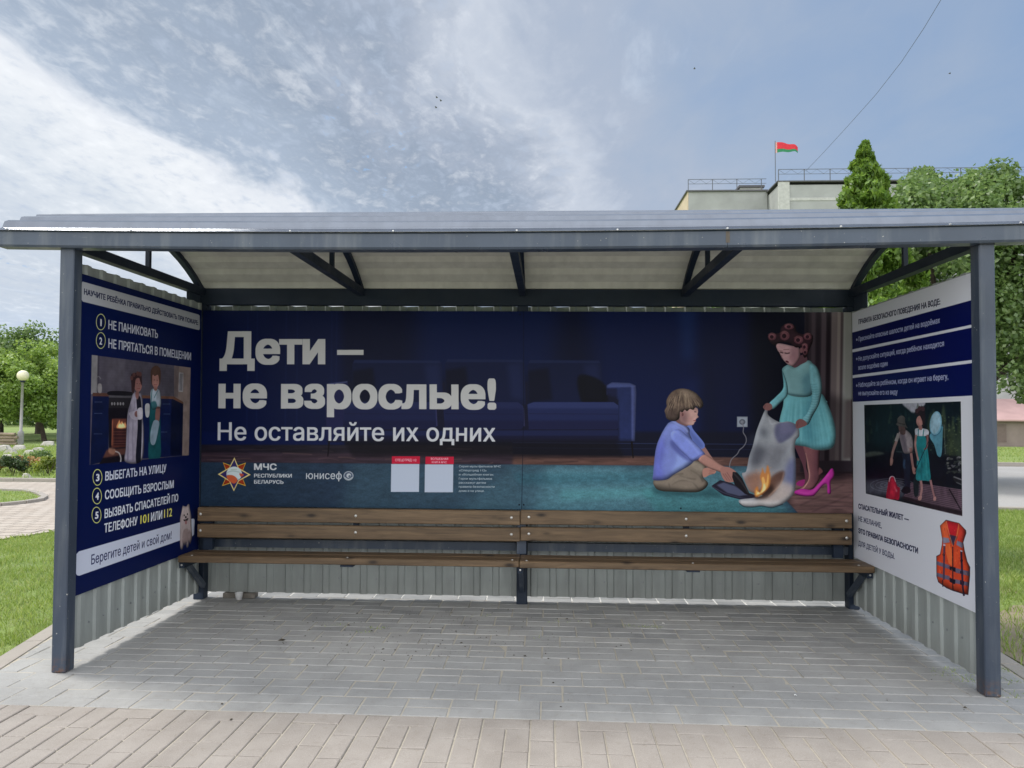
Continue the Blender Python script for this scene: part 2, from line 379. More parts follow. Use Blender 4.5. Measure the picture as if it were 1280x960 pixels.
class Print:
    def __init__(self, W, H, corners, col):
        self.W, self.H = W, H; self.Hm = homog(corners, [(0, 0), (W, 0), (W, H), (0, H)])
        self.img = np.ones((H, W, 3))*np.array(col)/255.; self.frame(0, 0, 1)
    def frame(self, ox, oy, sc): self.o = (ox, oy, sc)         # local drawing units: a patch of the design, enlarged
    def c(self, P):
        P = np.array(P, float).reshape(-1, 2)/self.o[2]+np.array(self.o[:2]); q = np.c_[P, np.ones(len(P))]@self.Hm.T
        return q[:, :2]/q[:, 2:]
    def lay(self, mask, x0, y0, col, alpha=1., clip=None, grad=None):
        h, w = mask.shape; R = self.img[y0:y0+h, x0:x0+w]; a = mask*alpha
        if clip is not None: a = a*clip[y0:y0+h, x0:x0+w]
        if grad is not None:                                 # (p0, p1, colour at p1)
            p0, p1 = self.c([grad[0], grad[1]]); d = p1-p0; yy, xx = np.mgrid[y0:y0+h, x0:x0+w]
            t = np.clip(((xx-p0[0])*d[0]+(yy-p0[1])*d[1])/(d@d), 0, 1)[..., None]; colr = (np.array(col)*(1-t)+np.array(grad[2])*t)/255.
        else: colr = np.array(col)/255.
        R[:] = R*(1-a[..., None])+colr*a[..., None]
    def poly(self, P, col, alpha=1., soft=0, smooth=True, clip=None, grad=None, ret=False):
        P = self.c(P); P = spline(P) if smooth else P; pad = int(soft)*2+3
        r = cover([P], self.W, self.H)
        if r is None: return
        mk, x0, y0 = r
        if soft >= 1:
            xa, ya = max(0, x0-pad), max(0, y0-pad); xb, yb = min(self.W, x0+mk.shape[1]+pad), min(self.H, y0+mk.shape[0]+pad)
            big = np.zeros((yb-ya, xb-xa)); big[y0-ya:y0-ya+mk.shape[0], x0-xa:x0-xa+mk.shape[1]] = mk; mk = blur(big, soft); x0, y0 = xa, ya
        if col is not None: self.lay(mk, x0, y0, col, alpha, clip, grad)
        if ret:
            full = np.zeros((self.H, self.W)); full[y0:y0+mk.shape[0], x0:x0+mk.shape[1]] = mk; return full
    def line(self, P, w, col, alpha=1., soft=0, smooth=True, clip=None):   # w in local units
        Q = np.array(P, float); Q = spline(Q, False) if smooth and len(Q) > 2 else Q
        ww = np.array(w if np.ndim(w) else [w, w], float); ws = np.interp(np.linspace(0, 1, len(Q)), np.linspace(0, 1, len(ww)), ww)/2
        T = np.gradient(Q, axis=0); T /= np.linalg.norm(T, axis=1)[:, None]+1e-9; Nn = np.c_[-T[:, 1], T[:, 0]]*ws[:, None]
        self.poly(np.r_[Q+Nn, (Q-Nn)[::-1]], col, alpha, soft, False, clip)
    def ell(self, cx, cy, rx, ry, col, alpha=1., soft=0, rot=0, clip=None, grad=None, ret=False):
        t = np.linspace(0, 2*np.pi, 28)[:-1]; x, y = rx*np.cos(t), ry*np.sin(t); cr, sr = math.cos(rot), math.sin(rot)
        return self.poly(np.c_[cx+x*cr-y*sr, cy+x*sr+y*cr], col, alpha, soft, False, clip, grad, ret)
    def text(self, txt, p0, p1, cap, col, bx=0., by=None, alpha=1.):
        """line of lettering from p0 to p1 (baseline), cap height in local units at p0; bx, by: extra stroke weight as a share of the cap height"""
        a, b, t = self.c([p0, p1, (p0[0], p0[1]-cap)]); hcap = math.hypot(*(a-t)); by = bx*.6 if by is None else by
        lp = glyphs(txt); A = np.concatenate(lp); xmin, xmax = A[:, 0].min(), A[:, 0].max(); capu = .729
        d = b-a; L_ = math.hypot(*d); ex = d/L_; ey = np.array([-ex[1], ex[0]])
        rx, ry = bx*hcap, by*hcap; sx = (L_-2*rx)/(xmax-xmin); sy = (hcap-2*ry)/capu
        out = [a+((q[:, :1]-xmin)*sx+rx)*ex-(q[:, 1:]*sy+ry)*ey for q in lp]
        offs = [(0, 0)] if bx <= 0 else [(rx*i, ry*j) for i in (-1, -.5, 0, .5, 1) for j in (-1, 0, 1)]
        acc = None
        for ox, oy in offs:
            r = cover([q+np.array([ox, oy]) for q in out], self.W, self.H, 3)
            if r is None: continue
            mk, x0, y0 = r
            if acc is None: acc = np.zeros((self.H, self.W), np.float32)
            s_ = acc[y0:y0+mk.shape[0], x0:x0+mk.shape[1]]; np.maximum(s_, mk, out=s_)
        if acc is None: return
        ys, xs = np.nonzero(acc.max(1))[0], np.nonzero(acc.max(0))[0]
        self.lay(acc[ys[0]:ys[-1]+1, xs[0]:xs[-1]+1].astype(float), xs[0], ys[0], col, alpha)
    def vol(self, mask, r=7, k=.45, kd=.5, d=(3, 2), nz=.05, seed=1):
        """photographic roundness of a printed figure: darker towards its outline, lighter on the upper left, fine grain"""
        ys, xs = np.nonzero(mask.max(1) > .02)[0], np.nonzero(mask.max(0) > .02)[0]
        if not len(ys): return
        p = 2*r+4; y0, y1, x0, x1 = max(0, ys[0]-p), min(self.H, ys[-1]+p), max(0, xs[0]-p), min(self.W, xs[-1]+p)
        m = mask[y0:y1, x0:x1]; b = blur(m, r); gy, gx = np.gradient(b); lt = (gx*d[0]+gy*d[1])/math.hypot(*d)*r
        n1 = vnoise(m.shape[1], m.shape[0], 22, 22, seed, 3)-.5; n2 = vnoise(m.shape[1], m.shape[0], 4, 4, seed+1, 2)-.5
        f = 1-k*np.clip((1-b)*1.7, 0, 1)+kd*lt+nz*2.2*n1+nz*n2
        self.img[y0:y1, x0:x1] *= (1+(f-1)*m)[..., None]
    def shade(self, mask, nz, amt):                           # print grain inside a mask
        self.img *= (1+(nz-.5)[..., None]*amt*mask[..., None])
    def material(self, name, gain, rough=.35):
        sm_ = self.img*.86+self.img.mean(2, keepdims=True)*.14; im = np.clip(sm_, 0, 1)**2.2*gain*np.array([1.01, 1., 1.]); im = np.clip(im, 0, .92)**(1/2.2)
        px = np.ones((self.H, self.W, 4), np.float32); px[..., :3] = im[::-1]
        img = bpy.data.images.new(name, self.W, self.H); img.pixels.foreach_set(px.ravel()); img.update(); img.pack()
        M = Mat(name, rough, 0, .10); t = M.node('ShaderNodeTexImage', image=img, extension='EXTEND', interpolation='Cubic'); M.link(t.outputs[0], M.b.inputs['Base Color'])
        M.bump(M.noise(2.2, 2), .01, .12); return M.m
def face_print(P00, P10, P11, P01, name, mat, back, parent=None):
    """thin board: front face carries the print (corners bottom-left, bottom-right, top-right, top-left), 3 mm thick"""
    P = [Vector(warp(*p)) for p in (P00, P10, P11, P01)]; n = (P[1]-P[0]).cross(P[3]-P[0]).normalized()
    vs = P+[p-n*.003 for p in P]
    me = bpy.data.meshes.new(name); me.from_pydata(vs, [], [(0,1,2,3),(7,6,5,4),(0,4,5,1),(1,5,6,2),(2,6,7,3),(3,7,4,0)])
    me.materials.append(mat); me.materials.append(back)
    uv = me.uv_layers.new(name='UVMap'); co = [(0, 0), (1, 0), (1, 1), (0, 1)]
    for i in range(4): uv.data[i].uv = co[i]
    for i in range(1, 6): me.polygons[i].material_index = 1
    o = bpy.data.objects.new(name, me); COL.objects.link(o)
    if parent: o.parent = parent
    return o

# ---- the wide banner on the back wall
BY = 1.594; BZ0, BZ1 = .709, 2.204; BX0, BX1 = .06, 4.937
bc = [project(warp(x, BY, z)) for x, z in ((BX0, BZ1), (BX1, BZ1), (BX1, BZ0), (BX0, BZ0))]
B = Print(2600, 800, bc, (6, 18, 62)); W_, H_ = B.W, B.H
B.frame(0, 0, 1)
# night-blue wall with soft light patches
B.poly([(428,380),(1010,380),(1010,560),(428,560)], (7, 13, 42), .75, 14, False)
B.poly([(520,385),(700,385),(690,470),(520,470)], (6, 28, 88), .55, 40, False)
B.poly([(730,385),(880,385),(870,560),(760,560)], (5, 24, 84), .60, 40, False)
B.poly([(848,385),(870,385),(866,450),(852,450)], (16, 44, 100), .55, 16, False)
B.poly([(852,480),(874,470),(874,556),(860,556)], (16, 30, 90), .4, 16, False)
B.poly([(880,385),(960,385),(960,560),(900,560)], (6, 16, 60), .6, 20, False)
B.poly([(935,380),(1012,380),(1010,600),(940,570)], (3, 6, 24), .85, 24, False)
for x in (310, 322, 358, 372, 415, 421): B.line([(x,388),(x-2,556)], 1.2, (22, 40, 96), .35, 2, False)
B.poly([(250,540),(430,540),(430,556),(250,556)], (6, 20, 70), .9, 4, False)
# skirting board
B.poly([(430,540),(1000,540),(1000,577),(430,577)], (12, 14, 34), .8, 5, False)
B.line([(640,553.5),(975,556)], 1.1, (44, 56, 104), .6, 0, False); B.line([(640,560),(975,562.5)], .8, (36, 46, 88), .5, 0, False)
# parquet floor
fl = B.poly([(245,556),(640,557),(640,568),(1070,574),(1070,650),(245,650)], (30, 26, 38), 1, 2, False, ret=True)
B.poly([(640,566),(1070,572),(1070,650),(640,650)], (66, 46, 48), .9, 6, False, clip=fl)
B.poly([(250,566),(640,568),(640,581),(250,579)], (62, 46, 58), .75, 4, False, clip=fl)
B.poly([(640,572),(930,572),(960,583),(640,583)], (104, 72, 62), .6, 5, False, clip=fl)
B.poly([(985,600),(1070,600),(1070,645),(990,645)], (118, 88, 86), .75, 12, False, clip=fl)
B.poly([(1010,575),(1070,575),(1070,592),(1010,592)], (22, 16, 24), .8, 8, False, clip=fl)
g_ = np.random.default_rng(3)
for i in range(70):
    x = g_.uniform(250, 1060); y = g_.uniform(560, 582) if x < 985 else g_.uniform(580, 642); ln = g_.uniform(14, 60)
    B.line([(x,y),(x+ln*.5,y+g_.uniform(-1,1)),(x+ln,y+g_.uniform(-2.5,2))], g_.uniform(.6, 1.8), (136, 100, 88) if g_.random() < .45 else (24, 18, 26), g_.uniform(.12, .35), 1, True, fl)
for a in ((1000,632,1055,606),(1015,640,1064,618),(996,612,1030,600)): B.line([(a[0],a[1]),(a[2],a[3])], 2.2, (70, 48, 54), .4, 2, False, fl)
# carpet
rug = B.poly([(245,578),(640,581),(936,583),(985,628),(1001,645),(245,650)], (32, 50, 72), 1, 1, False, ret=True)
B.poly([(640,582),(940,584),(1003,650),(560,650)], (70, 116, 132), .95, 22, False, clip=rug)
B.poly([(440,575),(690,575),(660,655),(420,655)], (48, 74, 92), .75, 30, False, clip=rug)
B.poly([(680,584),(780,584),(780,600),(680,600)], (82, 132, 148), .5, 12, False, clip=rug)
B.poly([(640,592),(830,590),(820,604),(650,606)], (36, 88, 106), .45, 10, False, clip=rug)
B.poly([(700,612),(830,608),(820,622),(700,626)], (78, 150, 158), .5, 10, False, clip=rug)
B.poly([(800,612),(905,608),(985,640),(820,640)], (52, 122, 126), .5, 10, False, clip=rug)
B.shade(rug, vnoise(W_, H_, 26, 10, 5, 5), .28); B.shade(rug, vnoise(W_, H_, 4, 3, 6, 2), .22)
B.shade(fl*(1-rug), vnoise(W_, H_, 60, 7, 8, 4), .5)
# sofa
nv = (20, 26, 66)
B.poly([(406,486),(440,478),(700,478),(792,484),(792,553),(408,553)], (16, 18, 44), .9, 3, False)
for x0, x1, t in ((440,552,450),(556,655,449),(659,751,450)):
    q = B.poly([(x0+3,t),(x1-3,t+1),(x1,t+6),(x1+1,506),(x0,506),(x0,t+6)], (13, 22, 60), .95, 1, False, ret=True)
    B.poly([(x1-22,t+6),(x1-3,t+4),(x1-1,500),(x1-16,498)], (34, 46, 96), .4, 10, False, clip=q)
    B.poly([(x0+2,t),(x1-2,t),(x1,t+4),(x0,t+4)], (34, 48, 96), .45, 1, False, clip=q)
    B.poly([(x0,t+14),(x0+26,t+10),(x0+30,500),(x0,504)], (6, 8, 26), .6, 6, False, clip=q)
B.poly([(722,470),(752,478),(757,506),(728,506)], (6, 7, 20), .85, 4, True)
for x0, x1 in ((428,545),(553,654),(658,774)):
    q = B.poly([(x0,506),(x0+8,503),(x1-8,503),(x1-1,508),(x1,533),(x1-4,537),(x0+2,537)], (26, 36, 84), 1, 0, False, ret=True)
    B.poly([(x0,502),(x1,502),(x1,511),(x0,511)], (52, 64, 120), .5, 4, False, clip=q)
    B.poly([(x0,526),(x1,526),(x1,540),(x0,540)], (20, 22, 60), .7, 4, False, clip=q)
    B.line([(x0+2,517.5),(x1-2,518)], .8, (20, 20, 56), .7, 0, False); B.line([(x1-1,510),(x1,533)], 1.6, (88, 90, 160), .45, 1, False)
    if x0 < 600: B.poly([(x0,500),(x1,500),(x1,540),(x0,540)], (14, 18, 54), .45, 0, False, clip=q)
B.poly([(430,539),(774,538),(776,549),(431,549)], (22, 30, 72), 1, 1, False)
B.poly([(430,545),(776,545),(776,550),(430,550)], (14, 14, 40), .7, 2, False)
q = B.poly([(757,482),(764,478),(786,479),(793.5,482),(794.5,490),(793,552),(772,552),(772,500),(757,494)], (30, 42, 94), 1, 0, False, ret=True)
B.poly([(757,478),(795,478),(795,484),(757,485)], (84, 98, 164), .65, 2, False, clip=q)
B.poly([(788,482),(796,482),(795,552),(789,552)], (96, 108, 176), .6, 2, False, clip=q)
B.poly([(757,486),(770,486),(774,552),(768,552)], (18, 20, 54), .7, 3, False, clip=q)
B.vol(q, 8, .35, .3, seed=70, nz=.06)
q = B.poly([(405,486),(411,480),(434,478),(436,486),(430,504),(428,550),(408,551)], (26, 30, 76), .9, 1, False, ret=True)
B.line([(410,480.5),(434,477.5)], 1.4, (110, 116, 160), .6, 1, False)
B.line([(789,552),(791,573)], [2.4, 1.4], (12, 8, 14), 1); B.line([(411,551),(409,571)], [2.4, 1.2], (12, 8, 18), .9)
B.poly([(430,552),(770,552),(780,572),(440,572)], (10, 8, 18), .55, 7, False)
# curtain at the right edge
B.poly([(1006,385),(1070,385),(1070,590),(1000,590)], (44, 36, 44), 1, 1, False)
for x, wd, cc, al in ((1009,4,(26,20,30),.8),(1017,5,(72,60,68),.7),(1023,4,(34,26,34),.8),(1030,6,(92,80,86),.6),(1036,4,(30,22,28),.8),(1043,7,(124,112,112),.75),(1049,5,(150,138,134),.8),(1053,3,(96,84,84),.6),(1060,11,(150,152,148),.9)):
    B.poly([(x-wd/2,380),(x+wd/2,380),(x+wd/2-2.5,576),(x-wd/2-3,576)], cc, al, 2, False)
B.poly([(1000,480),(1056,500),(1056,600),(1000,600)], (20, 14, 20), .5, 16, False)
B.poly([(1056.5,380),(1070,380),(1070,500),(1056.5,500)], (128, 130, 126), .8, 2, False)
B.poly([(1056.5,500),(1070,500),(1070,574),(1054,574)], (70, 58, 60), .75, 6, False)
# socket and cord
B.frame(900, 500, 6.62)
B.poly([(138,140),(226,140),(226,226),(138,226)], (128, 136, 154), 1, 0, False); B.poly([(146,148),(218,148),(218,218),(146,218)], (140, 150, 168), 1, 0, False)
B.ell(182, 184, 26, 24, (84, 90, 106)); B.ell(180, 184, 13, 13, (120, 124, 138))
B.line([(182,190),(192,230),(190,270),(212,310),(214,350),(190,390),(160,415),(140,450),(96,490),(80,530),(78,560)], 8, (112, 112, 124), .95)
B.poly([(240,300),(290,280),(300,340),(270,380),(220,370)], (60, 64, 84), .35, 8)
# sitting boy
B.frame(790, 470, 5.646)
B.poly([(150,780),(300,800),(470,820),(560,790),(640,860),(560,850),(300,850),(160,830)], (26, 60, 70), .55, 6)
pants = B.poly([(152,738),(240,728),(330,670),(440,600),(520,640),(515,690),(500,715),(535,755),(520,790),(480,815),(430,822),(300,818),(210,812),(165,790)], (124, 112, 100), 1, 0, ret=True)
B.poly([(420,600),(525,620),(520,670),(440,660)], (146, 134, 120), .8, 4, clip=pants)
B.poly([(150,770),(300,790),(430,800),(540,770),(520,830),(200,830)], (62, 56, 52), .65, 6, clip=pants)
for P in ([(240,740),(300,700),(360,690)],[(280,770),(340,740),(420,750),(470,800)],[(410,665),(470,700),(500,750)],[(270,800),(260,760)],[(330,700),(380,720),(450,730)]): B.line(P, [3, 9], (78, 70, 64), .6, 2, clip=pants)
B.line([(300,735),(370,722),(440,770)], 10, (150, 138, 124), .45, 4, clip=pants)
B.vol(pants, 8, .5, .7, seed=51)
B.poly([(500,660),(530,648),(585,655),(588,685),(545,700),(510,718),(497,700)], (172, 120, 108), 1, 0)
for P in ([(545,668),(585,664)],[(545,680),(586,676)],[(540,692),(575,690)]): B.line(P, 4, (112, 70, 66), .7, 1)
farm = B.poly([(482,510),(505,495),(545,550),(590,620),(560,625),(520,580)], (150, 108, 102), 1, 0)
B.poly([(380,350),(415,345),(430,380),(500,465),(512,500),(495,515),(450,520),(400,430)], (96, 118, 200), 1, 0)
B.poly([(395,375),(440,420),(500,490),(480,510),(430,460)], (70, 86, 160), .6, 4)
sh = B.poly([(262,328),(300,318),(345,335),(400,370),(405,410),(425,460),(450,560),(420,620),(350,665),(290,700),(240,733),(150,735),(148,690),(165,520),(200,420),(240,350)], (112, 128, 206), 1, 0, ret=True)
B.poly([(150,740),(148,600),(170,500),(215,420),(230,520),(210,640),(230,735)], (84, 92, 190), .7, 10, clip=sh)
B.poly([(320,530),(400,570),(430,600),(350,660),(280,690),(310,600)], (146, 172, 246), .75, 8, clip=sh)
B.poly([(280,340),(330,345),(390,420),(330,420),(290,390)], (132, 150, 232), .6, 6, clip=sh)
B.vol(sh, 12, .45, .6, seed=52)
slv = B.poly([(272,400),(330,380),(390,425),(440,470),(512,548),(505,575),(440,600),(415,602),(390,575),(330,520),(280,460)], (118, 136, 224), 1, 0, ret=True)
B.poly([(275,450),(330,510),(395,575),(430,602),(405,605),(330,560),(270,490)], (66, 74, 150), .75, 5)
for P in ([(300,400),(360,430),(420,480)],[(400,470),(440,510),(470,560)],[(430,480),(480,520)]): B.line(P, [4, 10], (150, 170, 246), .5, 3, clip=slv)
B.line([(505,548),(470,565),(437,598)], 5, (86, 98, 180), .7, 1)
B.vol(slv, 7, .35, .9, seed=53)
B.line([(300,385),(340,380),(400,425)], 5, (78, 88, 170), .6, 2); B.line([(285,322),(330,345),(372,372),(392,400)], 12, (150, 166, 238), .6, 2)
arm = B.poly([(468,590),(508,556),(560,580),(630,630),(690,655),(730,680),(720,740),(700,745),(670,700),(620,680),(540,650),(490,620)], (170, 122, 112), 1, 0, ret=True)
B.poly([(470,600),(540,655),(640,690),(700,740),(620,700),(500,640)], (98, 62, 64), .7, 5, clip=arm)
B.vol(arm, 4, .4, .9, seed=54, nz=.05)
B.poly([(625,650),(680,645),(735,680),(735,720),(712,748),(660,745),(630,700)], (160, 110, 102), 1, 0)
for P in ([(655,690),(690,740)],[(668,680),(705,738)],[(640,690),(672,738)]): B.line(P, 4, (96, 58, 60), .7, 1)
neck = B.poly([(300,290),(400,320),(392,352),(360,350),(310,325)], (120, 82, 84), 1, 0)
fc = B.poly([(320,230),(380,215),(450,225),(463,250),(459,275),(467,292),(455,300),(446,312),(448,322),(438,330),(430,346),(400,350),(360,340),(325,310)], (190, 148, 142), 1, 0, ret=True)
B.poly([(320,250),(380,250),(390,330),(350,340)], (116, 82, 88), .7, 9, clip=fc)
B.line([(436,254),(452,256)], 6, (52, 34, 40), .9, 0); B.line([(430,241),(455,244)], 4, (96, 66, 60), .7, 1)
B.line([(430,317),(448,316)], 6, (150, 62, 72), .9, 0); B.ell(405, 305, 16, 12, (190, 132, 130), .5, 4)
B.ell(352, 272, 14, 20, (150, 104, 104)); B.ell(354, 274, 7, 12, (104, 66, 70))
B.vol(fc, 5, .35, -.5, seed=55, nz=.05)
hair = B.poly([(232,270),(226,245),(240,215),(238,180),(255,140),(290,105),(340,90),(400,98),(450,125),(490,170),(500,205),(490,225),(470,232),(450,215),(430,240),(405,235),(385,250),(368,240),(352,258),(335,255),(330,300),(300,320),(265,315),(240,300)], (100, 82, 72), 1, 0, ret=True)
g_ = np.random.default_rng(5)
for i in range(90):
    a = g_.uniform(0, 1); x = 250+a*240; y = 95+abs(a-.45)*130+g_.uniform(0, 60); dx = (a-.4)*90+g_.uniform(-14, 14); ln = g_.uniform(40, 110)
    cc = ((178, 156, 130), (134, 112, 94), (50, 38, 40))[int(g_.integers(3))]
    B.line([(x-dx*.2,y),(x+dx*.4,y+ln*.5),(x+dx*.8,y+ln)], [2, 5, 2], cc, .5, 0, clip=hair)
B.poly([(330,95),(420,100),(450,150),(400,170),(350,150)], (158, 142, 122), .35, 8, clip=hair)
B.poly([(235,230),(300,250),(330,300),(260,320)], (52, 40, 42), .45, 8, clip=hair)
B.vol(hair, 7, .55, .9, seed=56, nz=.16)
# legs and pink shoes
B.frame(900, 500, 6.62)
B.poly([(632,690),(660,668),(710,660),(720,690),(700,720),(640,708)], (150, 34, 110), 1, 0)
B.poly([(620,375),(700,378),(715,450),(712,560),(735,640),(700,730),(650,735),(700,690),(690,560),(640,440)], (96, 56, 68), 1, 0)
lg = B.poly([(690,375),(815,400),(822,470),(820,560),(828,640),(800,700),(760,740),(700,752),(650,745),(715,690),(735,640),(722,560),(712,470)], (126, 78, 84), 1, 0, ret=True)
B.line([(708,440),(728,540),(738,640),(700,720),(660,742)], [4, 8, 5], (206, 160, 140), .85, 1, clip=lg); B.poly([(790,400),(840,400),(830,660),(780,720),(775,560)], (84, 48, 60), .7, 9, clip=lg)
B.vol(lg, 5, .45, .8, seed=58, nz=.05)
B.poly([(820,560),(850,590),(835,610),(815,620)], (110, 64, 70), 1, 1)
shoe = B.poly([(620,755),(680,735),(760,742),(820,690),(880,620),(925,566),(945,600),(940,640),(915,680),(918,770),(890,772),(885,700),(850,710),(800,770),(760,797),(660,790),(618,775)], (178, 36, 146), 1, 0, smooth=True, ret=True)
B.line([(640,760),(740,772),(820,720),(900,610)], 12, (220, 84, 190), .6, 4, clip=shoe); B.line([(620,778),(700,796),(780,792)], 6, (96, 14, 84), .8, 1)
B.vol(shoe, 4, .4, .8, seed=59, nz=.04)
# girl in the blue dress
B.frame(930, 390, 6.86)
B.poly([(325,490),(380,455),(440,480),(540,420),(600,470),(650,560),(667,640),(660,720),(700,780),(370,720),(340,560)], (88, 140, 152), 1, 0)
sk = B.poly([(368,700),(560,718),(660,700),(715,790),(758,900),(784,1010),(782,1110),(757,1166),(700,1180),(613,1184),(540,1160),(437,1145),(370,1150),(312,1120),(300,960),(330,820)], (104, 178, 190), 1, 0, ret=True)
g_ = np.random.default_rng(9)
for i in range(34):
    t = i/33; x0 = 375+t*280; x1 = 305+t*470
    B.line([(x0,712),(x0*.5+x1*.5+g_.uniform(-10,10),920),(x1,1170)], [5, 14, 22], (118, 196, 206) if i % 2 else (40, 108, 128), .30, 3, clip=sk)
B.poly([(560,720),(620,740),(590,940),(610,1080),(560,1150),(500,940)], (34, 96, 120), .4, 14, clip=sk)
B.poly([(690,860),(760,980),(780,1080),(750,1160),(710,1080),(680,960)], (112, 196, 204), .45, 14, clip=sk); B.line([(560,1166),(640,1182),(720,1178),(765,1150)], 5, (156, 216, 220), .6, 2)
B.vol(sk, 12, .45, .6, seed=60, nz=.05)
bod = B.poly([(325,520),(350,470),(385,452),(440,480),(540,418),(590,450),(610,560),(570,720),(375,710),(352,600)], (112, 162, 170), 1, 0, ret=True)
B.poly([(350,480),(440,490),(500,600),(480,700),(380,700)], (108, 152, 160), .5, 12, clip=bod); B.poly([(500,560),(600,520),(580,720),(520,715)], (58, 108, 126), .6, 10, clip=bod)
B.line([(372,703),(470,716),(572,722)], 6, (48, 108, 124), .6, 1); B.line([(385,452),(440,482),(540,420)], 7, (124, 168, 174), .7, 1)
B.vol(bod, 9, .4, .6, seed=61, nz=.04)
la = B.poly([(325,510),(350,560),(372,640),(368,720),(300,790),(245,835),(212,790),(270,730),(335,650)], (100, 168, 182), 1, 0, ret=True)
B.line([(330,560),(350,660),(300,740),(235,800)], [6, 14, 8], (122, 190, 200), .5, 4, clip=la)
B.vol(la, 5, .4, .8, seed=62, nz=.07)
ra = B.poly([(560,450),(620,470),(655,560),(668,650),(660,720),(640,800),(590,890),(545,970),(495,925),(540,870),(575,780),(582,700),(565,600)], (106, 168, 180), 1, 0, ret=True)
for k in range(16):
    t = k/15; x = 590+60*t-(t > .35)*(t-.35)*170; y = 620+t*320; B.line([(x-36,y-4),(x,y+6),(x+36,y+2)], 4, (48, 108, 126), .5, 1, clip=ra)
B.line([(640,560),(655,680),(610,820),(550,940)], [6, 10, 6], (140, 200, 208), .5, 4, clip=ra)
B.vol(ra, 7, .45, .8, seed=63, nz=.08)
B.poly([(162,815),(190,785),(230,792),(240,825),(215,845),(180,842)], (128, 84, 84), 1, 0); B.line([(180,800),(170,830)], 5, (84, 48, 54), .7, 1)
B.poly([(445,945),(480,920),(520,935),(540,965),(510,985),(450,1000)], (124, 80, 82), 1, 0)
B.line([(190,835),(186,870)], 22, (150, 156, 166), .9, 2)
nk = B.poly([(410,440),(470,380),(520,370),(540,420),(480,455),(430,480)], (92, 60, 70), 1, 0)
gf = B.poly([(272,290),(300,270),(400,290),(470,310),(480,370),(470,410),(430,460),(405,465),(372,450),(350,430),(340,420),(320,390),(300,350),(285,330)], (184, 142, 148), 1, 0, ret=True)
B.poly([(400,300),(480,310),(470,420),(420,460),(400,400)], (126, 86, 98), .6, 8, clip=gf)
B.line([(306,346),(334,353)], 9, (44, 26, 34), .9, 1); B.line([(345,352),(366,357),(390,352)], 9, (44, 26, 34), .9, 1); B.line([(300,333),(330,338)], 5, (96, 62, 62), .7, 1); B.line([(335,325),(385,322)], 5, (84, 52, 56), .7, 1)
B.ell(368, 428, 16, 8, (84, 22, 38), 1, 0, .4); B.line([(322,370),(318,395),(334,405)], 5, (104, 66, 74), .7, 1); B.ell(400, 390, 22, 16, (160, 108, 118), .5, 5)
B.vol(gf, 5, .4, .7, seed=64, nz=.05)
B.ell(490, 330, 14, 24, (124, 80, 86)); hr = B.poly([(225,265),(205,225),(230,185),(300,180),(320,125),(380,100),(435,120),(450,170),(500,190),(580,195),(588,250),(570,300),(545,360),(520,395),(500,360),(505,310),(480,300),(440,305),(390,270),(300,262),(262,290)], (48, 28, 38), 1, 0, ret=True)
for x, y, rx, ry in ((238,212,36,32),(345,205,42,40),(465,240,40,34),(385,125,42,26),(545,212,36,30),(520,300,26,30),(525,345,24,26)):
    B.ell(x, y, rx, ry, (96, 54, 66)); B.ell(x-3, y-2, rx*.72, ry*.72, (122, 74, 84)); B.ell(x-4, y+2, rx*.45, ry*.5, (44, 22, 34))
    B.line([(x-rx,y-ry*.5),(x,y-ry*1.02),(x+rx*.8,y-ry*.5)], 5, (150, 104, 100), .6, 1)
B.vol(hr, 6, .5, .7, seed=65, nz=.2)
# laptop, burning bag and flames
B.frame(900, 500, 6.62)
B.poly([(-72,712),(0,664),(100,690),(240,770),(318,796),(305,828),(160,822),(30,790),(-66,722)], (30, 28, 46), 1, 0, False)
B.line([(-70,716),(40,772),(170,810),(300,822)], 5, (86, 92, 120), .7, 1)
B.poly([(-30,704),(30,684),(120,712),(232,784),(160,796),(60,770)], (78, 84, 116), .9, 2, False)
B.poly([(104,596),(140,600),(182,648),(250,790),(206,778),(120,700),(100,640)], (24, 20, 28), 1, 0, False)
B.line([(110,605),(175,680),(235,770)], 10, (62, 56, 60), .8, 2)
bag = B.poly([(372,85),(385,92),(405,135),(490,185),(560,180),(620,200),(650,240),(655,300),(625,340),(618,420),(628,520),(625,700),(610,775),(560,830),(500,868),(420,885),(350,875),(270,882),(200,878),(160,850),(165,825),(280,810),(350,790),(250,760),(210,690),(180,610),(215,590),(240,470),(270,380),(300,260),(345,140)], (150, 154, 164), 1, 0, ret=True)
B.poly([(375,90),(400,150),(430,260),(400,420),(300,600),(215,640),(240,450),(300,260),(345,140)], (140, 146, 156), .8, 8, clip=bag)
B.poly([(270,400),(340,380),(390,430),(360,500),(300,560),(250,520)], (62, 64, 76), .75, 14, clip=bag); B.poly([(330,250),(375,240),(385,290),(345,310)], (72, 78, 92), .6, 9, clip=bag)
B.poly([(470,200),(560,185),(630,215),(620,270),(560,330),(490,360),(450,280)], (92, 94, 128), .95, 5, clip=bag)
B.poly([(500,200),(600,205),(600,250),(520,290)], (108, 108, 142), .8, 8, clip=bag)
B.line([(400,140),(420,200),(470,190),(560,180)], 8, (172, 178, 186), .8, 2, clip=bag); B.line([(430,370),(490,375),(560,340),(640,290)], 8, (160, 168, 180), .8, 3, clip=bag)
B.line([(650,240),(655,300),(560,420),(470,560),(420,680)], [6, 14, 6], (164, 174, 188), .6, 5, clip=bag)
B.poly([(560,520),(628,480),(628,700),(560,760),(530,640)], (96, 104, 150), .85, 12, clip=bag)
B.poly([(400,400),(540,380),(520,520),(440,600),(380,520)], (96, 98, 108), .6, 14, clip=bag)
B.poly([(200,640),(330,600),(340,700),(300,770),(230,740)], (138, 100, 88), .9, 10, clip=bag)
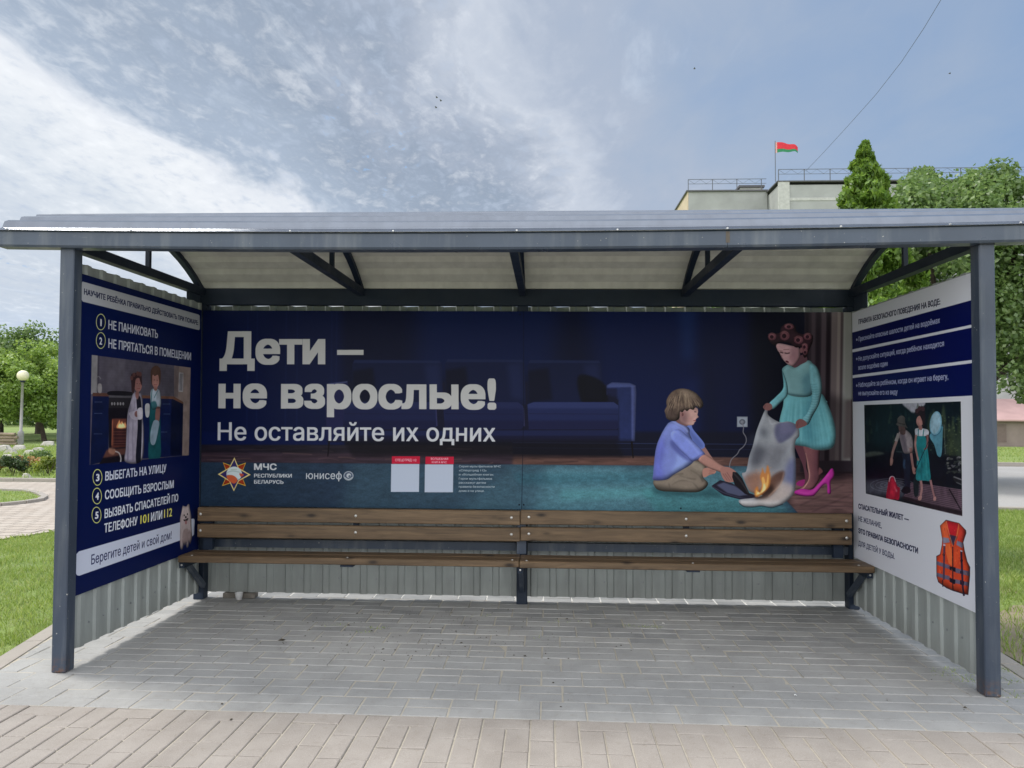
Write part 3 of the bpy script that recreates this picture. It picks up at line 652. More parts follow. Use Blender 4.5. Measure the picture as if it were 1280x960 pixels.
B.poly([(420,640),(530,590),(500,700),(420,790),(330,800)], (96, 66, 58), .95, 5, clip=bag)
B.poly([(300,770),(420,700),(440,760),(380,820),(290,820)], (34, 26, 30), .9, 6, clip=bag)
B.line([(527,600),(500,700),(440,760),(400,800)], [3, 9, 5], (196, 148, 120), .8, 2, clip=bag)
B.poly([(490,690),(600,700),(600,780),(480,850),(300,860),(380,810),(450,770)], (196, 178, 170), .75, 10, clip=bag)
B.poly([(170,835),(330,830),(500,840),(440,880),(200,878)], (208, 204, 204), .75, 5, clip=bag)
B.line([(160,855),(200,882),(270,886),(340,878),(430,890),(520,862)], 5, (22, 20, 32), .9, 1)
B.vol(bag, 8, .30, .6, seed=57, nz=.05)
for k, (P, c1) in enumerate((([(290,800),(285,750),(310,715),(325,760),(345,700),(330,640),(345,590),(350,560),(372,610),(392,540),(412,600),(418,650),(405,720),(360,770),(320,800)], (206, 120, 48)),
                 ([(298,790),(300,745),(325,770),(350,720),(345,650),(362,640),(380,690),(396,610),(402,660),(392,720),(350,765)], (244, 190, 96)),
                 ([(305,780),(315,760),(335,770),(352,735),(362,690),(378,720),(370,750),(330,775)], (255, 232, 170)))):
    B.poly(P, c1, (.85, .85, .8)[k], (2, 1, 1)[k])
B.ell(350, 690, 100, 120, (220, 130, 60), .14, 18)
for x, y in ((300,580),(320,600),(420,560),(280,620),(440,600),(290,660)): B.ell(x, y, 3, 3, (230, 140, 70), .6)
B.frame(930, 390, 6.86)
B.poly([(162,815),(190,785),(230,792),(240,825),(215,845),(180,842)], (128, 84, 84), 1, 0); B.line([(180,800),(170,830)], 5, (84, 48, 54), .7, 1)
B.poly([(445,945),(480,920),(520,935),(540,965),(510,985),(450,1000)], (124, 80, 82), 1, 0); B.line([(465,945),(455,985)], 5, (80, 46, 54), .7, 1)
# lettering
WH = (178, 180, 182)
B.frame(250, 385, 5.486)
B.text('Дети –', (133,388), (1120,388), 228, WH, .053, .036)
B.text('не взрослые!', (125,690), (2026,698), 222, WH, .053, .036)
B.text('Не оставляйте их одних', (120,909), (2020,918), 124, (186, 190, 198), .020, .012)
B.frame(260, 550, 6.4)
B.text('МЧС', (366,241), (546,242), 52, (188, 192, 198), .055); B.text('РЕСПУБЛИКИ', (366,301), (667,302), 30, (188, 192, 198), .045); B.text('БЕЛАРУСЬ', (366,350), (601,352), 30, (188, 192, 198), .045)
B.text('юнисеф', (780,313), (1066,315), 62, (176, 182, 190), .012)
B.ell(1120, 288, 40, 37, (150, 160, 172)); B.ell(1120, 288, 33, 30, (70, 84, 106)); B.ell(1122, 286, 18, 18, (170, 178, 186)); B.ell(1128, 292, 9, 10, (80, 94, 112)); B.line([(1090,300),(1120,316),(1150,300)], 5, (176, 184, 190))
st = [(210,140),(245,225),(340,279),(245,330),(205,412),(168,330),(77,275),(168,222)]
sq = [(118,180),(208,214),(303,182),(264,276),(301,370),(206,338),(110,370),(152,276)]
B.poly(sq, (205, 160, 50), 1, 0, False); B.poly([(126,190),(208,222),(294,192),(258,276),(292,360),(206,330),(120,360),(160,276)], (120, 22, 16), 1, 0, False)
B.poly([(128,196),(206,230),(290,198),(250,276),(288,354),(206,322),(126,354),(166,276)], (170, 60, 24), .7, 1, False)
def arcstar(P, k):
    o = [];n = len(P)
    for i in range(n): o += [P[i]]
    return o
B.poly(st, (216, 196, 120), 1, 0, False); B.poly([(210,158),(240,232),(320,278),(240,324),(206,394),(172,324),(96,276),(172,228)], (48, 40, 96), 1, 0, False)
e_ = B.ell(208, 272, 62, 58, (168, 186, 196), 1, 0, 0, ret=True); B.poly([(140,250),(190,215),(250,230),(280,300),(230,310),(180,290)], (190, 204, 208), 1, 0, clip=e_)
B.poly([(150,285),(200,285),(235,320),(205,350),(160,320)], (196, 84, 48), 1, 0, clip=None); B.poly([(250,268),(285,278),(262,296)], (188, 70, 50), 1, 0); B.line([(150,262),(200,250),(260,262)], 6, (120, 150, 150), .6, 1); B.line([(180,240),(230,236)], 4, (110, 140, 110), .6, 1)
B.frame(460, 560, 6.4)
for x0, x1, t in ((185,410,68),(455,682,71)):
    B.poly([(x0,t),(x1,t),(x1,t+60),(x0,t+60)], (190, 18, 52), 1, 0, False); B.poly([(x0-4,t+62),(x1-4,t+62),(x1-4,t+284),(x0-4,t+284)], (166, 178, 200), 1, 0, False)
B.text('СПЕЦОТРЯД 112', (212,108), (382,108), 20, (214, 196, 206), .02); B.text('ВОЛШЕБНАЯ', (498,96), (636,97), 17, (214, 196, 206), .02); B.text('КНИГА МЧС', (506,123), (625,124), 17, (214, 196, 206), .02)
for t, x, y in (('Серия мультфильмов МЧС',1060,156),('«Спецотряд 112»',945,188),('и «Волшебная книга».',1005,221),('Герои мультфильмов',990,254),('расскажут детям',940,286),('правила безопасности',1010,318),('дома и на улице.',930,351)):
    B.text(t, (724,y), (x,y+1), 17, (170, 182, 192), .02)
# sheet joints and rivets of the banner
B.frame(0, 0, 1)
B.line([(654.5,386),(652,645)], .8, (4, 8, 26), .6, 0, False)
for x, y in ((649,631),(654.5,631),(851,635.5),(948,394),(650,393)): B.ell(x, y, 1.1, 1.1, (12, 16, 30), .9)
M_banner = B.material('banner_print', 1.27, .35)

# ---- the fire-safety poster on the left wall
LX = .0509; LY0, LY1 = .078, 1.590; LZ0, LZ1 = .3845, 2.2043
lc = [project(warp(LX, y, z)) for y, z in ((LY0, LZ1), (LY1, LZ1), (LY1, LZ0), (LY0, LZ0))]
P = Print(1300, 1400, lc, (4, 20, 72)); PW, PH = P.W, P.H
P.frame(90, 340, 4.8)
P.poly([(64,57),(758,255),(766,262),(767,340),(762,349),(66,178),(58,168),(58,64)], (164, 168, 176), 1, 0, False)
P.text('НАУЧИТЕ РЕБЁНКА ПРАВИЛЬНО ДЕЙСТВОВАТЬ ПРИ ПОЖАРЕ:', (72,134), (757,319), 36, (24, 30, 72), .055)
for cy, t in ((300,'1'),(411,'2')):
    P.ell(173, cy, 29, 50, (186, 192, 120)); P.ell(173, cy, 25.5, 45, (6, 20, 66)); P.text(t, ((169 if t == '1' else 164),cy+24), ((178 if t == '1' else 181),cy+26), 46, (190, 194, 204), .05)
P.text('НЕ ПАНИКОВАТЬ', (218,342), (515,398), 56, (180, 184, 198), .04); P.text('НЕ ПРЯТАТЬСЯ В ПОМЕЩЕНИИ', (218,455), (714,530), 57, (180, 184, 198), .04)
P.frame(80, 540, 4.8)
for cy, cx, t in ((272,201,'3'),(384,198,'4'),(498,195,'5')):
    P.ell(cx, cy, 29, 50, (210, 216, 110)); P.ell(cx, cy, 25.5, 45, (6, 18, 66)); P.text(t, (cx-10,cy+24), (cx+11,cy+22), 46, (206, 210, 222), .07)
P.text('ВЫБЕГАТЬ НА УЛИЦУ', (247,293), (614,240), 56, (196, 202, 218), .04); P.text('СООБЩИТЬ ВЗРОСЛЫМ', (245,406), (658,335), 56, (200, 206, 222), .04)
P.text('ВЫЗВАТЬ СПАСАТЕЛЕЙ ПО', (243,518), (685,415), 55, (204, 210, 226), .04)
P.text('ТЕЛЕФОНУ', (240,606), (441,557), 56, (206, 212, 226), .04); P.text('101', (458,552), (509,540), 54, (226, 220, 84), .035); P.text('ИЛИ', (521,538), (589,521), 54, (204, 210, 226), .04); P.text('112', (600,516), (648,505), 54, (222, 216, 96), .035)
P.poly([(90,716),(770,520),(780,520),(784,528),(780,615),(772,624),(92,862),(78,860),(72,850),(75,732)], (186, 194, 214), 1, 0, False)
P.text('Берегите детей и свой дом!', (163,797), (645,640), 60, (30, 36, 88), .012)
# small white dog
P.frame(210, 620, 13.7)
g_ = np.random.default_rng(12)
dog = P.poly([(250,170),(262,165),(300,180),(320,175),(350,135),(368,160),(375,230),(395,320),(400,420),(405,560),(412,680),(400,760),(380,825),(368,800),(355,760),(352,850),(335,882),(318,870),(315,780),(290,850),(272,800),(262,860),(250,900),(232,918),(215,890),(205,780),(205,620),(210,480),(205,420),(215,350),(235,260)], (170, 156, 158), 1, 0, ret=True)
P.poly([(260,600),(330,560),(400,640),(400,830),(330,800),(250,830)], (126, 104, 104), .6, 3, clip=dog); P.poly([(230,200),(370,190),(380,300),(240,320)], (188, 174, 172), .6, 3, clip=dog)
for i in range(60):
    x = g_.uniform(212, 398); y = g_.uniform(200, 780); P.line([(x,y),(x+g_.uniform(-6,6),y+60)], 4, (202, 190, 190) if i % 2 else (122, 102, 104), .35, 0, clip=dog)
P.vol(dog, 12, .45, .5, seed=80, nz=.06)
P.ell(278, 330, 10, 16, (20, 18, 24)); P.ell(332, 310, 10, 16, (20, 18, 24)); P.ell(306, 362, 14, 20, (12, 10, 14)); P.poly([(262,405),(300,400),(345,375),(345,400),(325,430),(300,440),(275,425)], (34, 22, 28), 1, 0); P.ell(308, 452, 20, 34, (150, 100, 106))
# kitchen picture
P.frame(105, 435, 6.4)
K = P.poly([(62,55),(853,157),(838,858),(45,935)], (74, 70, 84), 1, 0, False, ret=True)
P.poly([(62,50),(110,60),(105,360),(55,370)], (124, 122, 126), 1, 0, False, clip=K)
P.poly([(110,60),(125,60),(120,360),(104,360)], (58, 54, 66), .9, 2, False, clip=K)
for k in range(12):
    t = k/11; P.line([(118,110+t*250),(725,160+t*225)], 2, (98, 92, 104), .35, 0, False, K)
for k in range(16): x = 120+k*40; P.line([(x,60),(x-2,360)], 2, (96, 90, 102), .3, 0, False, K)
P.poly([(180,90),(330,100),(330,300),(180,300)], (98, 94, 106), .35, 14, False, clip=K)
P.poly([(722,140),(853,155),(838,860),(786,860),(794,440),(722,395)], (128, 112, 108), 1, 0, False, clip=K)
P.poly([(722,140),(760,144),(752,395),(722,395)], (96, 84, 86), .8, 4, False, clip=K)
P.poly([(760,195),(796,198),(792,352),(756,350)], (150, 148, 152), 1, 0, False, clip=K); P.poly([(766,204),(790,206),(786,342),(762,340)], (112, 110, 118), 1, 0, False, clip=K)
P.poly([(70,385),(200,385),(195,900),(50,935)], (10, 22, 62), 1, 0, False, clip=K); P.poly([(470,395),(720,400),(794,440),(784,860),(470,885)], (10, 24, 72), 1, 0, False, clip=K)
P.poly([(700,410),(794,440),(784,860),(690,860)], (6, 14, 42), .8, 3, False, clip=K)
P.poly([(70,358),(210,362),(205,388),(68,385)], (84, 54, 46), 1, 0, False, clip=K); P.poly([(460,378),(720,388),(794,432),(794,448),(710,408),(460,402)], (104, 68, 52), 1, 0, False, clip=K)
for x0, x1, y in ((84,146,432),(82,146,523),(78,146,687),(628,690,448),(636,690,528),(616,666,672)): P.line([(x0,y),(x1,y)], 5, (70, 84, 122), .8, 0, False, K)
P.line([(98,350),(100,250),(118,228),(136,250)], 6, (110, 108, 112), 1, 1, clip=K); P.poly([(112,290),(140,292),(140,355),(112,352)], (150, 146, 146), .8, 1, clip=K)
P.poly([(200,380),(385,385),(380,560),(195,560)], (34, 32, 38), 1, 0, False, clip=K); P.poly([(210,345),(385,352),(385,380),(205,378)], (22, 20, 28), 1, 0, clip=K)
P.poly([(198,378),(385,384),(385,400),(198,396)], (84, 82, 90), .8, 1, False, clip=K)
for x in (224, 244, 270, 292, 314): P.ell(x, 446, 7, 13, (120, 118, 124), 1, 0, clip=K)
P.poly([(195,480),(345,480),(345,905),(120,930),(200,800)], (20, 16, 26), 1, 0, False, clip=K)
P.poly([(225,565),(340,565),(335,790),(220,800)], (96, 50, 42), 1, 2, False, clip=K); P.poly([(240,640),(335,640),(335,780),(240,780)], (44, 22, 28), .8, 3, False, clip=K)
P.line([(228,575),(224,780)], 8, (170, 96, 66), .7, 2, False, K)
P.poly([(262,640),(272,600),(285,575),(290,600),(305,585),(315,610),(330,595),(335,640)], (226, 150, 90), .9, 2, clip=K); P.poly([(275,635),(285,605),(300,612),(312,600),(328,635)], (250, 214, 150), .9, 1, clip=K)
for y in (670, 690, 720, 745, 765): P.line([(232,y),(335,y)], 4, (140, 84, 70), .6, 0, False, K)
P.poly([(180,815),(335,800),(335,850),(150,880)], (110, 66, 56), .8, 3, False, clip=K); P.poly([(200,800),(250,810),(240,850),(200,840)], (170, 120, 96), .7, 3, clip=K)
P.line([(250,826),(280,840),(295,880),(292,915)], 10, (178, 176, 178), .9, 1, clip=K)
robe = P.poly([(400,350),(430,370),(455,360),(470,420),(470,560),(480,680),(462,900),(332,912),(335,800),(342,640),(350,520),(370,440)], (150, 144, 164), 1, 0, ret=True)
P.poly([(420,400),(452,400),(462,560),(455,900),(415,900),(430,600)], (22, 24, 40), 1, 1, clip=robe); P.line([(372,450),(356,600),(350,900)], 12, (96, 90, 116), .6, 4, clip=robe); P.line([(405,430),(390,640),(392,900)], 10, (116, 110, 134), .55, 3, clip=robe); P.line([(462,420),(470,620),(458,900)], 8, (186, 182, 198), .8, 1, clip=robe)
P.vol(robe, 12, .5, .6, seed=81, nz=.04)
P.poly([(360,520),(420,500),(462,480),(468,560),(440,572),(390,570)], (166, 160, 178), 1, 0); P.ell(420, 528, 16, 24, (126, 84, 84)); P.poly([(428,490),(466,482),(466,560),(432,568)], (176, 172, 186), 1, 0)
P.ell(432, 290, 32, 62, (148, 100, 96)); P.poly([(375,230),(385,205),(430,195),(455,195),(463,240),(462,300),(450,270),(440,240),(415,250),(408,300),(400,360),(382,350),(378,290)], (54, 34, 38), 1, 0)
for x, y in ((400,215),(430,205),(450,210),(382,240)): P.ell(x, y, 12, 18, (92, 58, 56))
P.line([(420,285),(430,286)], 4, (60, 34, 38), .9); P.line([(442,286),(452,287)], 4, (60, 34, 38), .9); P.line([(425,325),(450,325)], 5, (130, 56, 60), .9); P.poly([(415,350),(440,360),(430,410),(412,390)], (140, 94, 90), 1, 0)
P.poly([(530,490),(600,490),(612,700),(608,880),(520,890),(525,650)], (18, 78, 86), 1, 0, clip=K)
sh2 = P.poly([(535,340),(560,325),(595,330),(612,360),(615,470),(580,485),(545,490),(532,420)], (148, 162, 178), 1, 0, ret=True)
P.line([(545,330),(538,430),(545,500)], 6, (24, 92, 100), .9, 0); P.line([(590,340),(560,400)], 5, (30, 96, 104), .8, 0); P.poly([(535,440),(575,430),(585,500),(530,520)], (20, 84, 94), .8, 2)
P.poly([(578,478),(608,478),(604,570),(585,610),(570,570)], (128, 86, 82), 1, 0); P.poly([(560,580),(600,590),(595,650),(570,760),(545,775),(530,740),(535,660)], (128, 152, 172), 1, 0)
P.poly([(490,455),(524,452),(520,545),(494,545)], (170, 172, 178), 1, 0); P.ell(572, 258, 30, 62, (160, 112, 104)); P.poly([(536,260),(535,180),(560,145),(590,143),(612,175),(615,240),(605,305),(598,240),(590,215),(565,225),(548,215),(545,300)], (76, 54, 46), 1, 0)
P.line([(558,255),(568,256)], 4, (50, 34, 34), .9); P.line([(580,257),(590,258)], 4, (50, 34, 34), .9); P.line([(560,294),(584,295)], 5, (136, 62, 60), .9); P.poly([(560,310),(585,310),(582,340),(562,338)], (140, 96, 90), 1, 0)
P.vol(sh2, 8, .45, .6, seed=82, nz=.06)
P.shade(K, vnoise(PW, PH, 50, 40, 31, 4), .35)
M_left = P.material('fire_safety_print', 1.3, .38)

# ---- the water-safety poster on the right wall
RX = 4.9371; RY0, RY1 = .078, 1.585; RZ0, RZ1 = .3915, 2.1971
rc = [project(warp(RX, y, z)) for y, z in ((RY1, RZ1), (RY0, RZ1), (RY0, RZ0), (RY1, RZ0))]
P = Print(1300, 1400, rc, (190, 194, 204))
P.frame(1060, 340, 6)
for q in (((20,458),(20,583),(975,385),(975,198)), ((20,606),(20,776),(975,653),(975,407)), ((20,798),(20,975),(975,924),(975,678))): P.poly(q, (4, 14, 78), 1, 0, False)
P.text('ПРАВИЛА БЕЗОПАСНОГО ПОВЕДЕНИЯ НА ВОДЕ:', (78,393), (692,243), 37, (24, 26, 58), .055)
wt = (150, 158, 190)
for y0, y1 in ((507,507),(652,652),(852,852)): P.ell(66, y0, 5, 9, wt)
P.text('Пресекайте опасные шалости детей на водоёмах', (78,521), (690,382), 36, wt, .04); P.text('Не допускайте ситуаций, когда ребёнок находится', (78,668), (720,556), 36, wt, .04); P.text('возле водоёма один', (78,735), (297,704), 36, wt, .04)
P.text('Наблюдайте за ребёнком, когда он играет на берегу,', (78,864), (752,805), 36, wt, .04); P.text('не выпускайте его из виду', (78,926), (372,918), 36, wt, .04)
P.frame(1075, 495, 6.193)
T = P.poly([(32,70),(780,42),(792,930),(45,755)], (14, 24, 32), 1, 0, False, ret=True)
g_ = np.random.default_rng(21)
P.poly([(330,50),(500,45),(470,100),(415,130),(380,110)], (150, 152, 166), 1, 3, clip=T)
for i in range(90):
    x = g_.uniform(30, 780); y = g_.uniform(90, 430) if x < 540 else g_.uniform(60, 440); h = g_.uniform(30, 90)
    P.poly([(x,y-h),(x+12,y),(x-12,y)], ((24, 44, 48), (18, 34, 36), (44, 60, 44), (10, 18, 26))[int(g_.integers(4))], .55, 2, False, clip=T)
for x, y, h in ((570,100,100),(545,130,90),(645,60,160),(720,150,200),(690,190,190),(765,140,240)): P.poly([(x,y),(x+24,y+h),(x+20,y+h*1.6),(x-20,y+h*1.6),(x-24,y+h)], (66, 80, 52), .55, 6, True, clip=T)
for i in range(160):
    x = g_.uniform(540, 785); y = g_.uniform(150, 460); P.ell(x, y, g_.uniform(3, 9), g_.uniform(3, 8), ((84, 100, 62), (30, 44, 34), (60, 74, 50))[int(g_.integers(3))], .5, 0, clip=T)
P.poly([(30,430),(540,440),(780,470),(792,700),(45,680)], (12, 16, 28), .92, 5, False, clip=T)
P.poly([(45,440),(120,428),(190,445),(120,462),(45,470)], (74, 84, 76), .8, 4, clip=T); P.line([(280,430),(420,440)], 5, (88, 100, 96), .7, 2, False, T); P.poly([(40,650),(330,660),(340,780),(45,760)], (84, 88, 104), .75, 12, False, clip=T)
for rx, ry in ((60,14),(95,24),(130,36),(170,52)): 
    t = np.linspace(0, 2*np.pi, 30); P.line(np.c_[250+rx*np.cos(t), 690+ry*np.sin(t)], 4, (150, 156, 168), .45, 1, False, T)
for i in range(60):
    x = g_.uniform(670, 790); y = g_.uniform(470, 600); P.ell(x, y, g_.uniform(6, 14), g_.uniform(4, 9), ((120, 120, 124), (60, 66, 60), (36, 40, 40))[int(g_.integers(3))], .6, 0, clip=T)
P.poly([(722,620),(790,640),(790,690),(735,665)], (28, 30, 36), 1, 0, clip=T); P.line([(725,625),(790,650)], 8, (130, 130, 138), .8, 1, clip=T); P.line([(745,668),(790,688)], 5, (110, 112, 118), .8, 1, clip=T)
dk = P.poly([(330,790),(395,670),(560,690),(790,725),(792,930),(540,870)], (92, 72, 86), 1, 0, False, clip=T, ret=True)*T
for k in range(11):
    t = k/10; P.line([(395-65*t,675+115*t),(792,735+150*t)], 4, (40, 30, 44), .8, 0, False, dk)
P.line([(690,720),(780,880)], 10, (26, 20, 30), .9, 0, False, dk); P.poly([(320,790),(540,870),(792,925),(792,890),(560,840),(340,775)], (30, 22, 30), .9, 2, False, clip=T)
P.poly([(215,690),(222,650),(245,620),(268,640),(290,700),(308,715),(300,800),(270,800),(205,795)], (150, 20, 44), 1, 0, clip=T); P.line([(225,665),(235,628),(262,626),(275,665)], 7, (170, 160, 170), .9, 0, clip=T); P.line([(265,700),(285,740)], 12, (190, 150, 160), .7, 3, clip=T); P.poly([(240,650),(268,655),(280,720),(262,780),(230,780)], (196, 30, 56), .7, 5, clip=T)
P.poly([(330,440),(390,440),(388,600),(385,740),(330,750),(345,680),(335,540)], (22, 30, 48), 1, 0, clip=T); P.poly([(318,735),(350,700),(388,715),(388,745),(350,755)], (14, 16, 26), 1, 0, clip=T); P.poly([(415,640),(450,640),(452,760),(420,770)], (20, 34, 40), 1, 0, clip=T)
P.line([(345,490),(340,540),(350,560)], 16, (44, 72, 104), .7, 3, clip=T)
vs_ = P.poly([(300,280),(350,262),(395,300),(412,360),(410,430),(380,445),(340,440),(320,380)], (128, 120, 124), 1, 0, clip=T, ret=True); P.poly([(310,290),(345,290),(365,430),(330,410)], (92, 82, 96), .7, 5, clip=vs_)
P.line([(305,290),(275,370),(255,430),(240,510)], [20, 20, 16], (124, 96, 92), 1, 0, clip=T); P.line([(300,290),(278,350)], 24, (132, 126, 124), 1, 0, clip=T); P.poly([(236,480),(256,490),(250,530),(234,535)], (140, 104, 98), 1, 0, clip=T)
P.line([(392,400),(400,480),(412,560),(420,600)], [20, 18, 14], (128, 92, 88), 1, 0, clip=T); P.poly([(402,550),(428,560),(430,600),(412,600)], (140, 100, 94), 1, 0, clip=T)
P.poly([(300,230),(345,240),(352,290),(330,300),(308,285)], (80, 58, 56), 1, 0, clip=T); P.poly([(278,218),(290,205),(290,175),(318,152),(346,165),(352,215),(370,250),(340,238),(300,232)], (70, 66, 64), 1, 0, clip=T); P.line([(292,208),(350,222)], 6, (34, 30, 32), .9, 1, clip=T)
P.poly([(440,305),(500,308),(522,400),(540,560),(545,650),(500,655),(435,645),(440,520)], (22, 116, 124), 1, 0, clip=T); P.line([(480,420),(475,640)], 14, (12, 84, 96), .6, 4, clip=T); P.line([(505,420),(520,640)], 10, (50, 150, 154), .5, 3, clip=T)
P.poly([(428,255),(470,250),(525,262),(530,300),(500,310),(440,308),(428,300)], (168, 174, 186), 1, 0, clip=T); P.line([(452,255),(450,310)], 7, (22, 116, 124), 1, 0, clip=T); P.line([(494,258),(488,310)], 7, (22, 116, 124), 1, 0, clip=T)
P.line([(434,300),(428,380),(440,450),(452,500)], [16, 14, 12], (150, 108, 104), 1, 0, clip=T); P.line([(522,300),(522,360),(512,405),(495,410)], [16, 14, 12], (116, 78, 78), 1, 0, clip=T)
P.line([(425,590),(450,530),(500,420),(540,330)], 5, (20, 22, 34), .9, 0, clip=T)
P.line([(470,655),(478,720),(465,790)], [20, 16, 16], (150, 108, 108), 1, 0, clip=T); P.poly([(452,780),(478,775),(472,805),(452,805)], (168, 124, 120), 1, 0, clip=T); P.line([(545,650),(560,720),(580,800)], [18, 14, 14], (140, 98, 100), 1, 0, clip=T); P.poly([(570,785),(588,780),(586,810),(568,808)], (164, 118, 116), 1, 0, clip=T)
P.ell(462, 195, 26, 42, (150, 104, 98), clip=T); P.poly([(425,130),(445,95),(490,80),(505,140),(505,200),(490,245),(480,190),(460,150),(436,150)], (34, 22, 28), 1, 0, clip=T); P.poly([(455,230),(480,235),(478,262),(455,258)], (134, 92, 88), 1, 0, clip=T)
for x, y in ((440,115),(462,95),(488,100)): P.ell(x, y, 14, 18, (62, 38, 44), clip=T)
P.poly([(540,300),(632,235),(640,280),(630,455),(600,460),(575,380)], (70, 128, 150), .95, 0, clip=T); P.ell(586, 212, 46, 94, (96, 150, 176), 1, 0, .12, clip=T); P.ell(584, 210, 38, 84, (132, 168, 186), .9, 2, .12, clip=T); P.line([(650,220),(656,330),(660,450)], 5, (120, 126, 120), .5, 0, clip=T)
P.line([(540,270),(575,305),(620,280),(640,220)], 6, (40, 90, 116), .8, 0, clip=T)
P.vol(vs_, 8, .4, .6, seed=84)
P.shade(T, vnoise(1300, 1400, 30, 26, 41, 4), .45)
P.frame(1060, 490, 3.31)
dk2 = (44, 50, 88)
P.text('СПАСАТЕЛЬНЫЙ ЖИЛЕТ —', (43,482), (252,538), 21, (20, 26, 66), .075); P.text('НЕ ЖЕЛАНИЕ,', (43,533), (139,564), 21, dk2, .04)
P.text('ЭТО ПРАВИЛА БЕЗОПАСНОСТИ', (43,583), (290,669), 21, (20, 26, 66), .075); P.text('ДЛЯ ДЕТЕЙ У ВОДЫ.', (43,635), (193,692), 21, dk2, .04)
# orange life jacket
P.frame(1160, 640, 8.72)
P.poly([(130,150),(195,85),(340,120),(415,200),(418,230),(385,330),(400,420),(430,540),(460,600),(458,700),(440,905),(385,895),(270,860),(200,830),(110,765),(92,700),(90,480),(130,460),(150,360),(155,300)], (30, 24, 44), 1, 0, False)
V_ = P.poly([(134,150),(195,92),(338,124),(410,204),(412,228),(380,320),(395,430),(426,545),(454,605),(450,700),(434,898),(390,888),(280,852),(270,850),(205,822),(116,762),(98,700),(96,486),(134,466),(152,370),(158,300)], (206, 62, 30), 1, 0, False, ret=True)
P.poly([(200,95),(335,128),(300,260),(230,245)], (196, 26, 40), 1, 1, False, clip=V_); P.poly([(228,245),(305,262),(320,270),(275,370),(250,330)], (50, 42, 70), 1, 1, False, clip=V_)
P.poly([(134,150),(198,92),(210,200),(235,330),(190,340),(150,270)], (220, 88, 46), 1, 1, False, clip=V_); P.poly([(340,124),(412,206),(380,330),(320,310),(338,220)], (214, 56, 42), 1, 1, False, clip=V_)
P.poly([(158,275),(225,285),(238,330),(165,345)], (128, 124, 146), 1, 0, False, clip=V_); P.poly([(318,310),(385,340),(375,395),(310,360)], (118, 114, 138), 1, 0, False, clip=V_)
P.poly([(195,345),(245,345),(265,480),(265,590),(225,560),(195,440)], (226, 96, 44), 1, 1, False, clip=V_); P.poly([(290,380),(350,400),(345,500),(300,595),(285,590)], (216, 70, 34), 1, 1, False, clip=V_)
for q in (((96,535),(235,580),(235,625),(96,575)), ((96,660),(235,700),(235,745),(96,700)), ((300,610),(455,650),(452,700),(300,660)), ((290,730),(450,770),(446,810),(290,775))): P.poly(q, (96, 90, 116), 1, 0, False, clip=V_)
for q in (((235,590),(300,605),(300,655),(235,630)), ((235,715),(300,740),(295,790),(235,760)), ((350,640),(385,650),(385,680),(350,670)), ((350,740),(395,755),(390,800),(350,790))): P.poly(q, (24, 22, 40), 1, 0, False)
P.line([(270,380),(270,590),(272,850)], 12, (30, 22, 38), 1, 0); P.line([(178,360),(176,480),(172,740)], 22, (66, 52, 80), .9, 0); P.line([(362,420),(368,560),(378,800),(392,915)], 22, (40, 30, 56), .95, 0)
P.line([(160,740),(162,815)], 12, (34, 28, 46), .9, 0); P.poly([(165,350),(190,352),(190,370),(165,368)], (170, 172, 190), 1, 0, False); P.poly([(352,415),(376,420),(376,436),(352,430)], (170, 172, 190), 1, 0, False); P.ell(172, 465, 14, 14, (30, 26, 42)); P.ell(366, 530, 15, 20, (28, 24, 40))
for i in range(70):
    x = g_.uniform(100, 445); y = g_.uniform(150, 880); P.line([(x,y),(x+g_.uniform(-20,20),y+g_.uniform(10,34))], 7, (240, 120, 60) if i % 2 else (150, 22, 26), .45, 1, clip=V_)
P.vol(V_, 16, .45, .5, seed=83, nz=.05)
P.line([(200,98),(232,240),(270,370)], 6, (230, 150, 90), .7, 0); P.line([(336,126),(318,240),(285,340)], 6, (230, 140, 90), .7, 0)
M_right = P.material('water_safety_print', 1.35, .38)
del P, B

# ================================================================ setting
def leaf_mat(name, a, b, c, trans=.45):
    M = Mat(name); r = M.island(); t = M.t
    col = M.ramp(r, [(0, a), (.5, b), (1, c)]); big = M.noise(1.1, 3, co=M.coord()); col = M.mix(M.map(big, .35, .65, 0, .5), col, a)
    M.n.remove(M.b); d = M.node('ShaderNodeBsdfDiffuse'); tr = M.node('ShaderNodeBsdfTranslucent'); g = M.node('ShaderNodeBsdfGlossy'); g.inputs['Roughness'].default_value = .45
    m1 = M.node('ShaderNodeMixShader'); m2 = M.node('ShaderNodeMixShader'); m1.inputs[0].default_value = trans; m2.inputs[0].default_value = .05
    M.link(col, d.inputs[0]); hs = M.node('ShaderNodeHueSaturation'); hs.inputs['Value'].default_value = 1.35; hs.inputs['Hue'].default_value = .488; M.link(col, hs.inputs['Color']); M.link(hs.outputs[0], tr.inputs[0])
    M.link(d.outputs[0], m1.inputs[1]); M.link(tr.outputs[0], m1.inputs[2]); M.link(m1.outputs[0], m2.inputs[1]); M.link(g.outputs[0], m2.inputs[2])
    M.link(m2.outputs[0], M.n['Material Output'].inputs[0]); return M.m
M_linden = leaf_mat('linden_leaves', (.085, .155, .042), (.150, .245, .068), (.25, .35, .12))
M_thuja = leaf_mat('thuja_foliage', (.085, .170, .025), (.150, .270, .035), (.240, .370, .055), .4)
M_apple = leaf_mat('fruit_tree_leaves', (.155, .260, .045), (.240, .365, .065), (.33, .45, .10))
M_darkleaf = leaf_mat('dark_leaves', (.035, .065, .022), (.055, .095, .032), (.080, .125, .045))
M_grass = leaf_mat('grass_blades', (.180, .270, .050), (.300, .410, .085), (.430, .470, .180), .4)
M_bark = plain('bark', (.075, .058, .045), .9, 0, .4, 9)

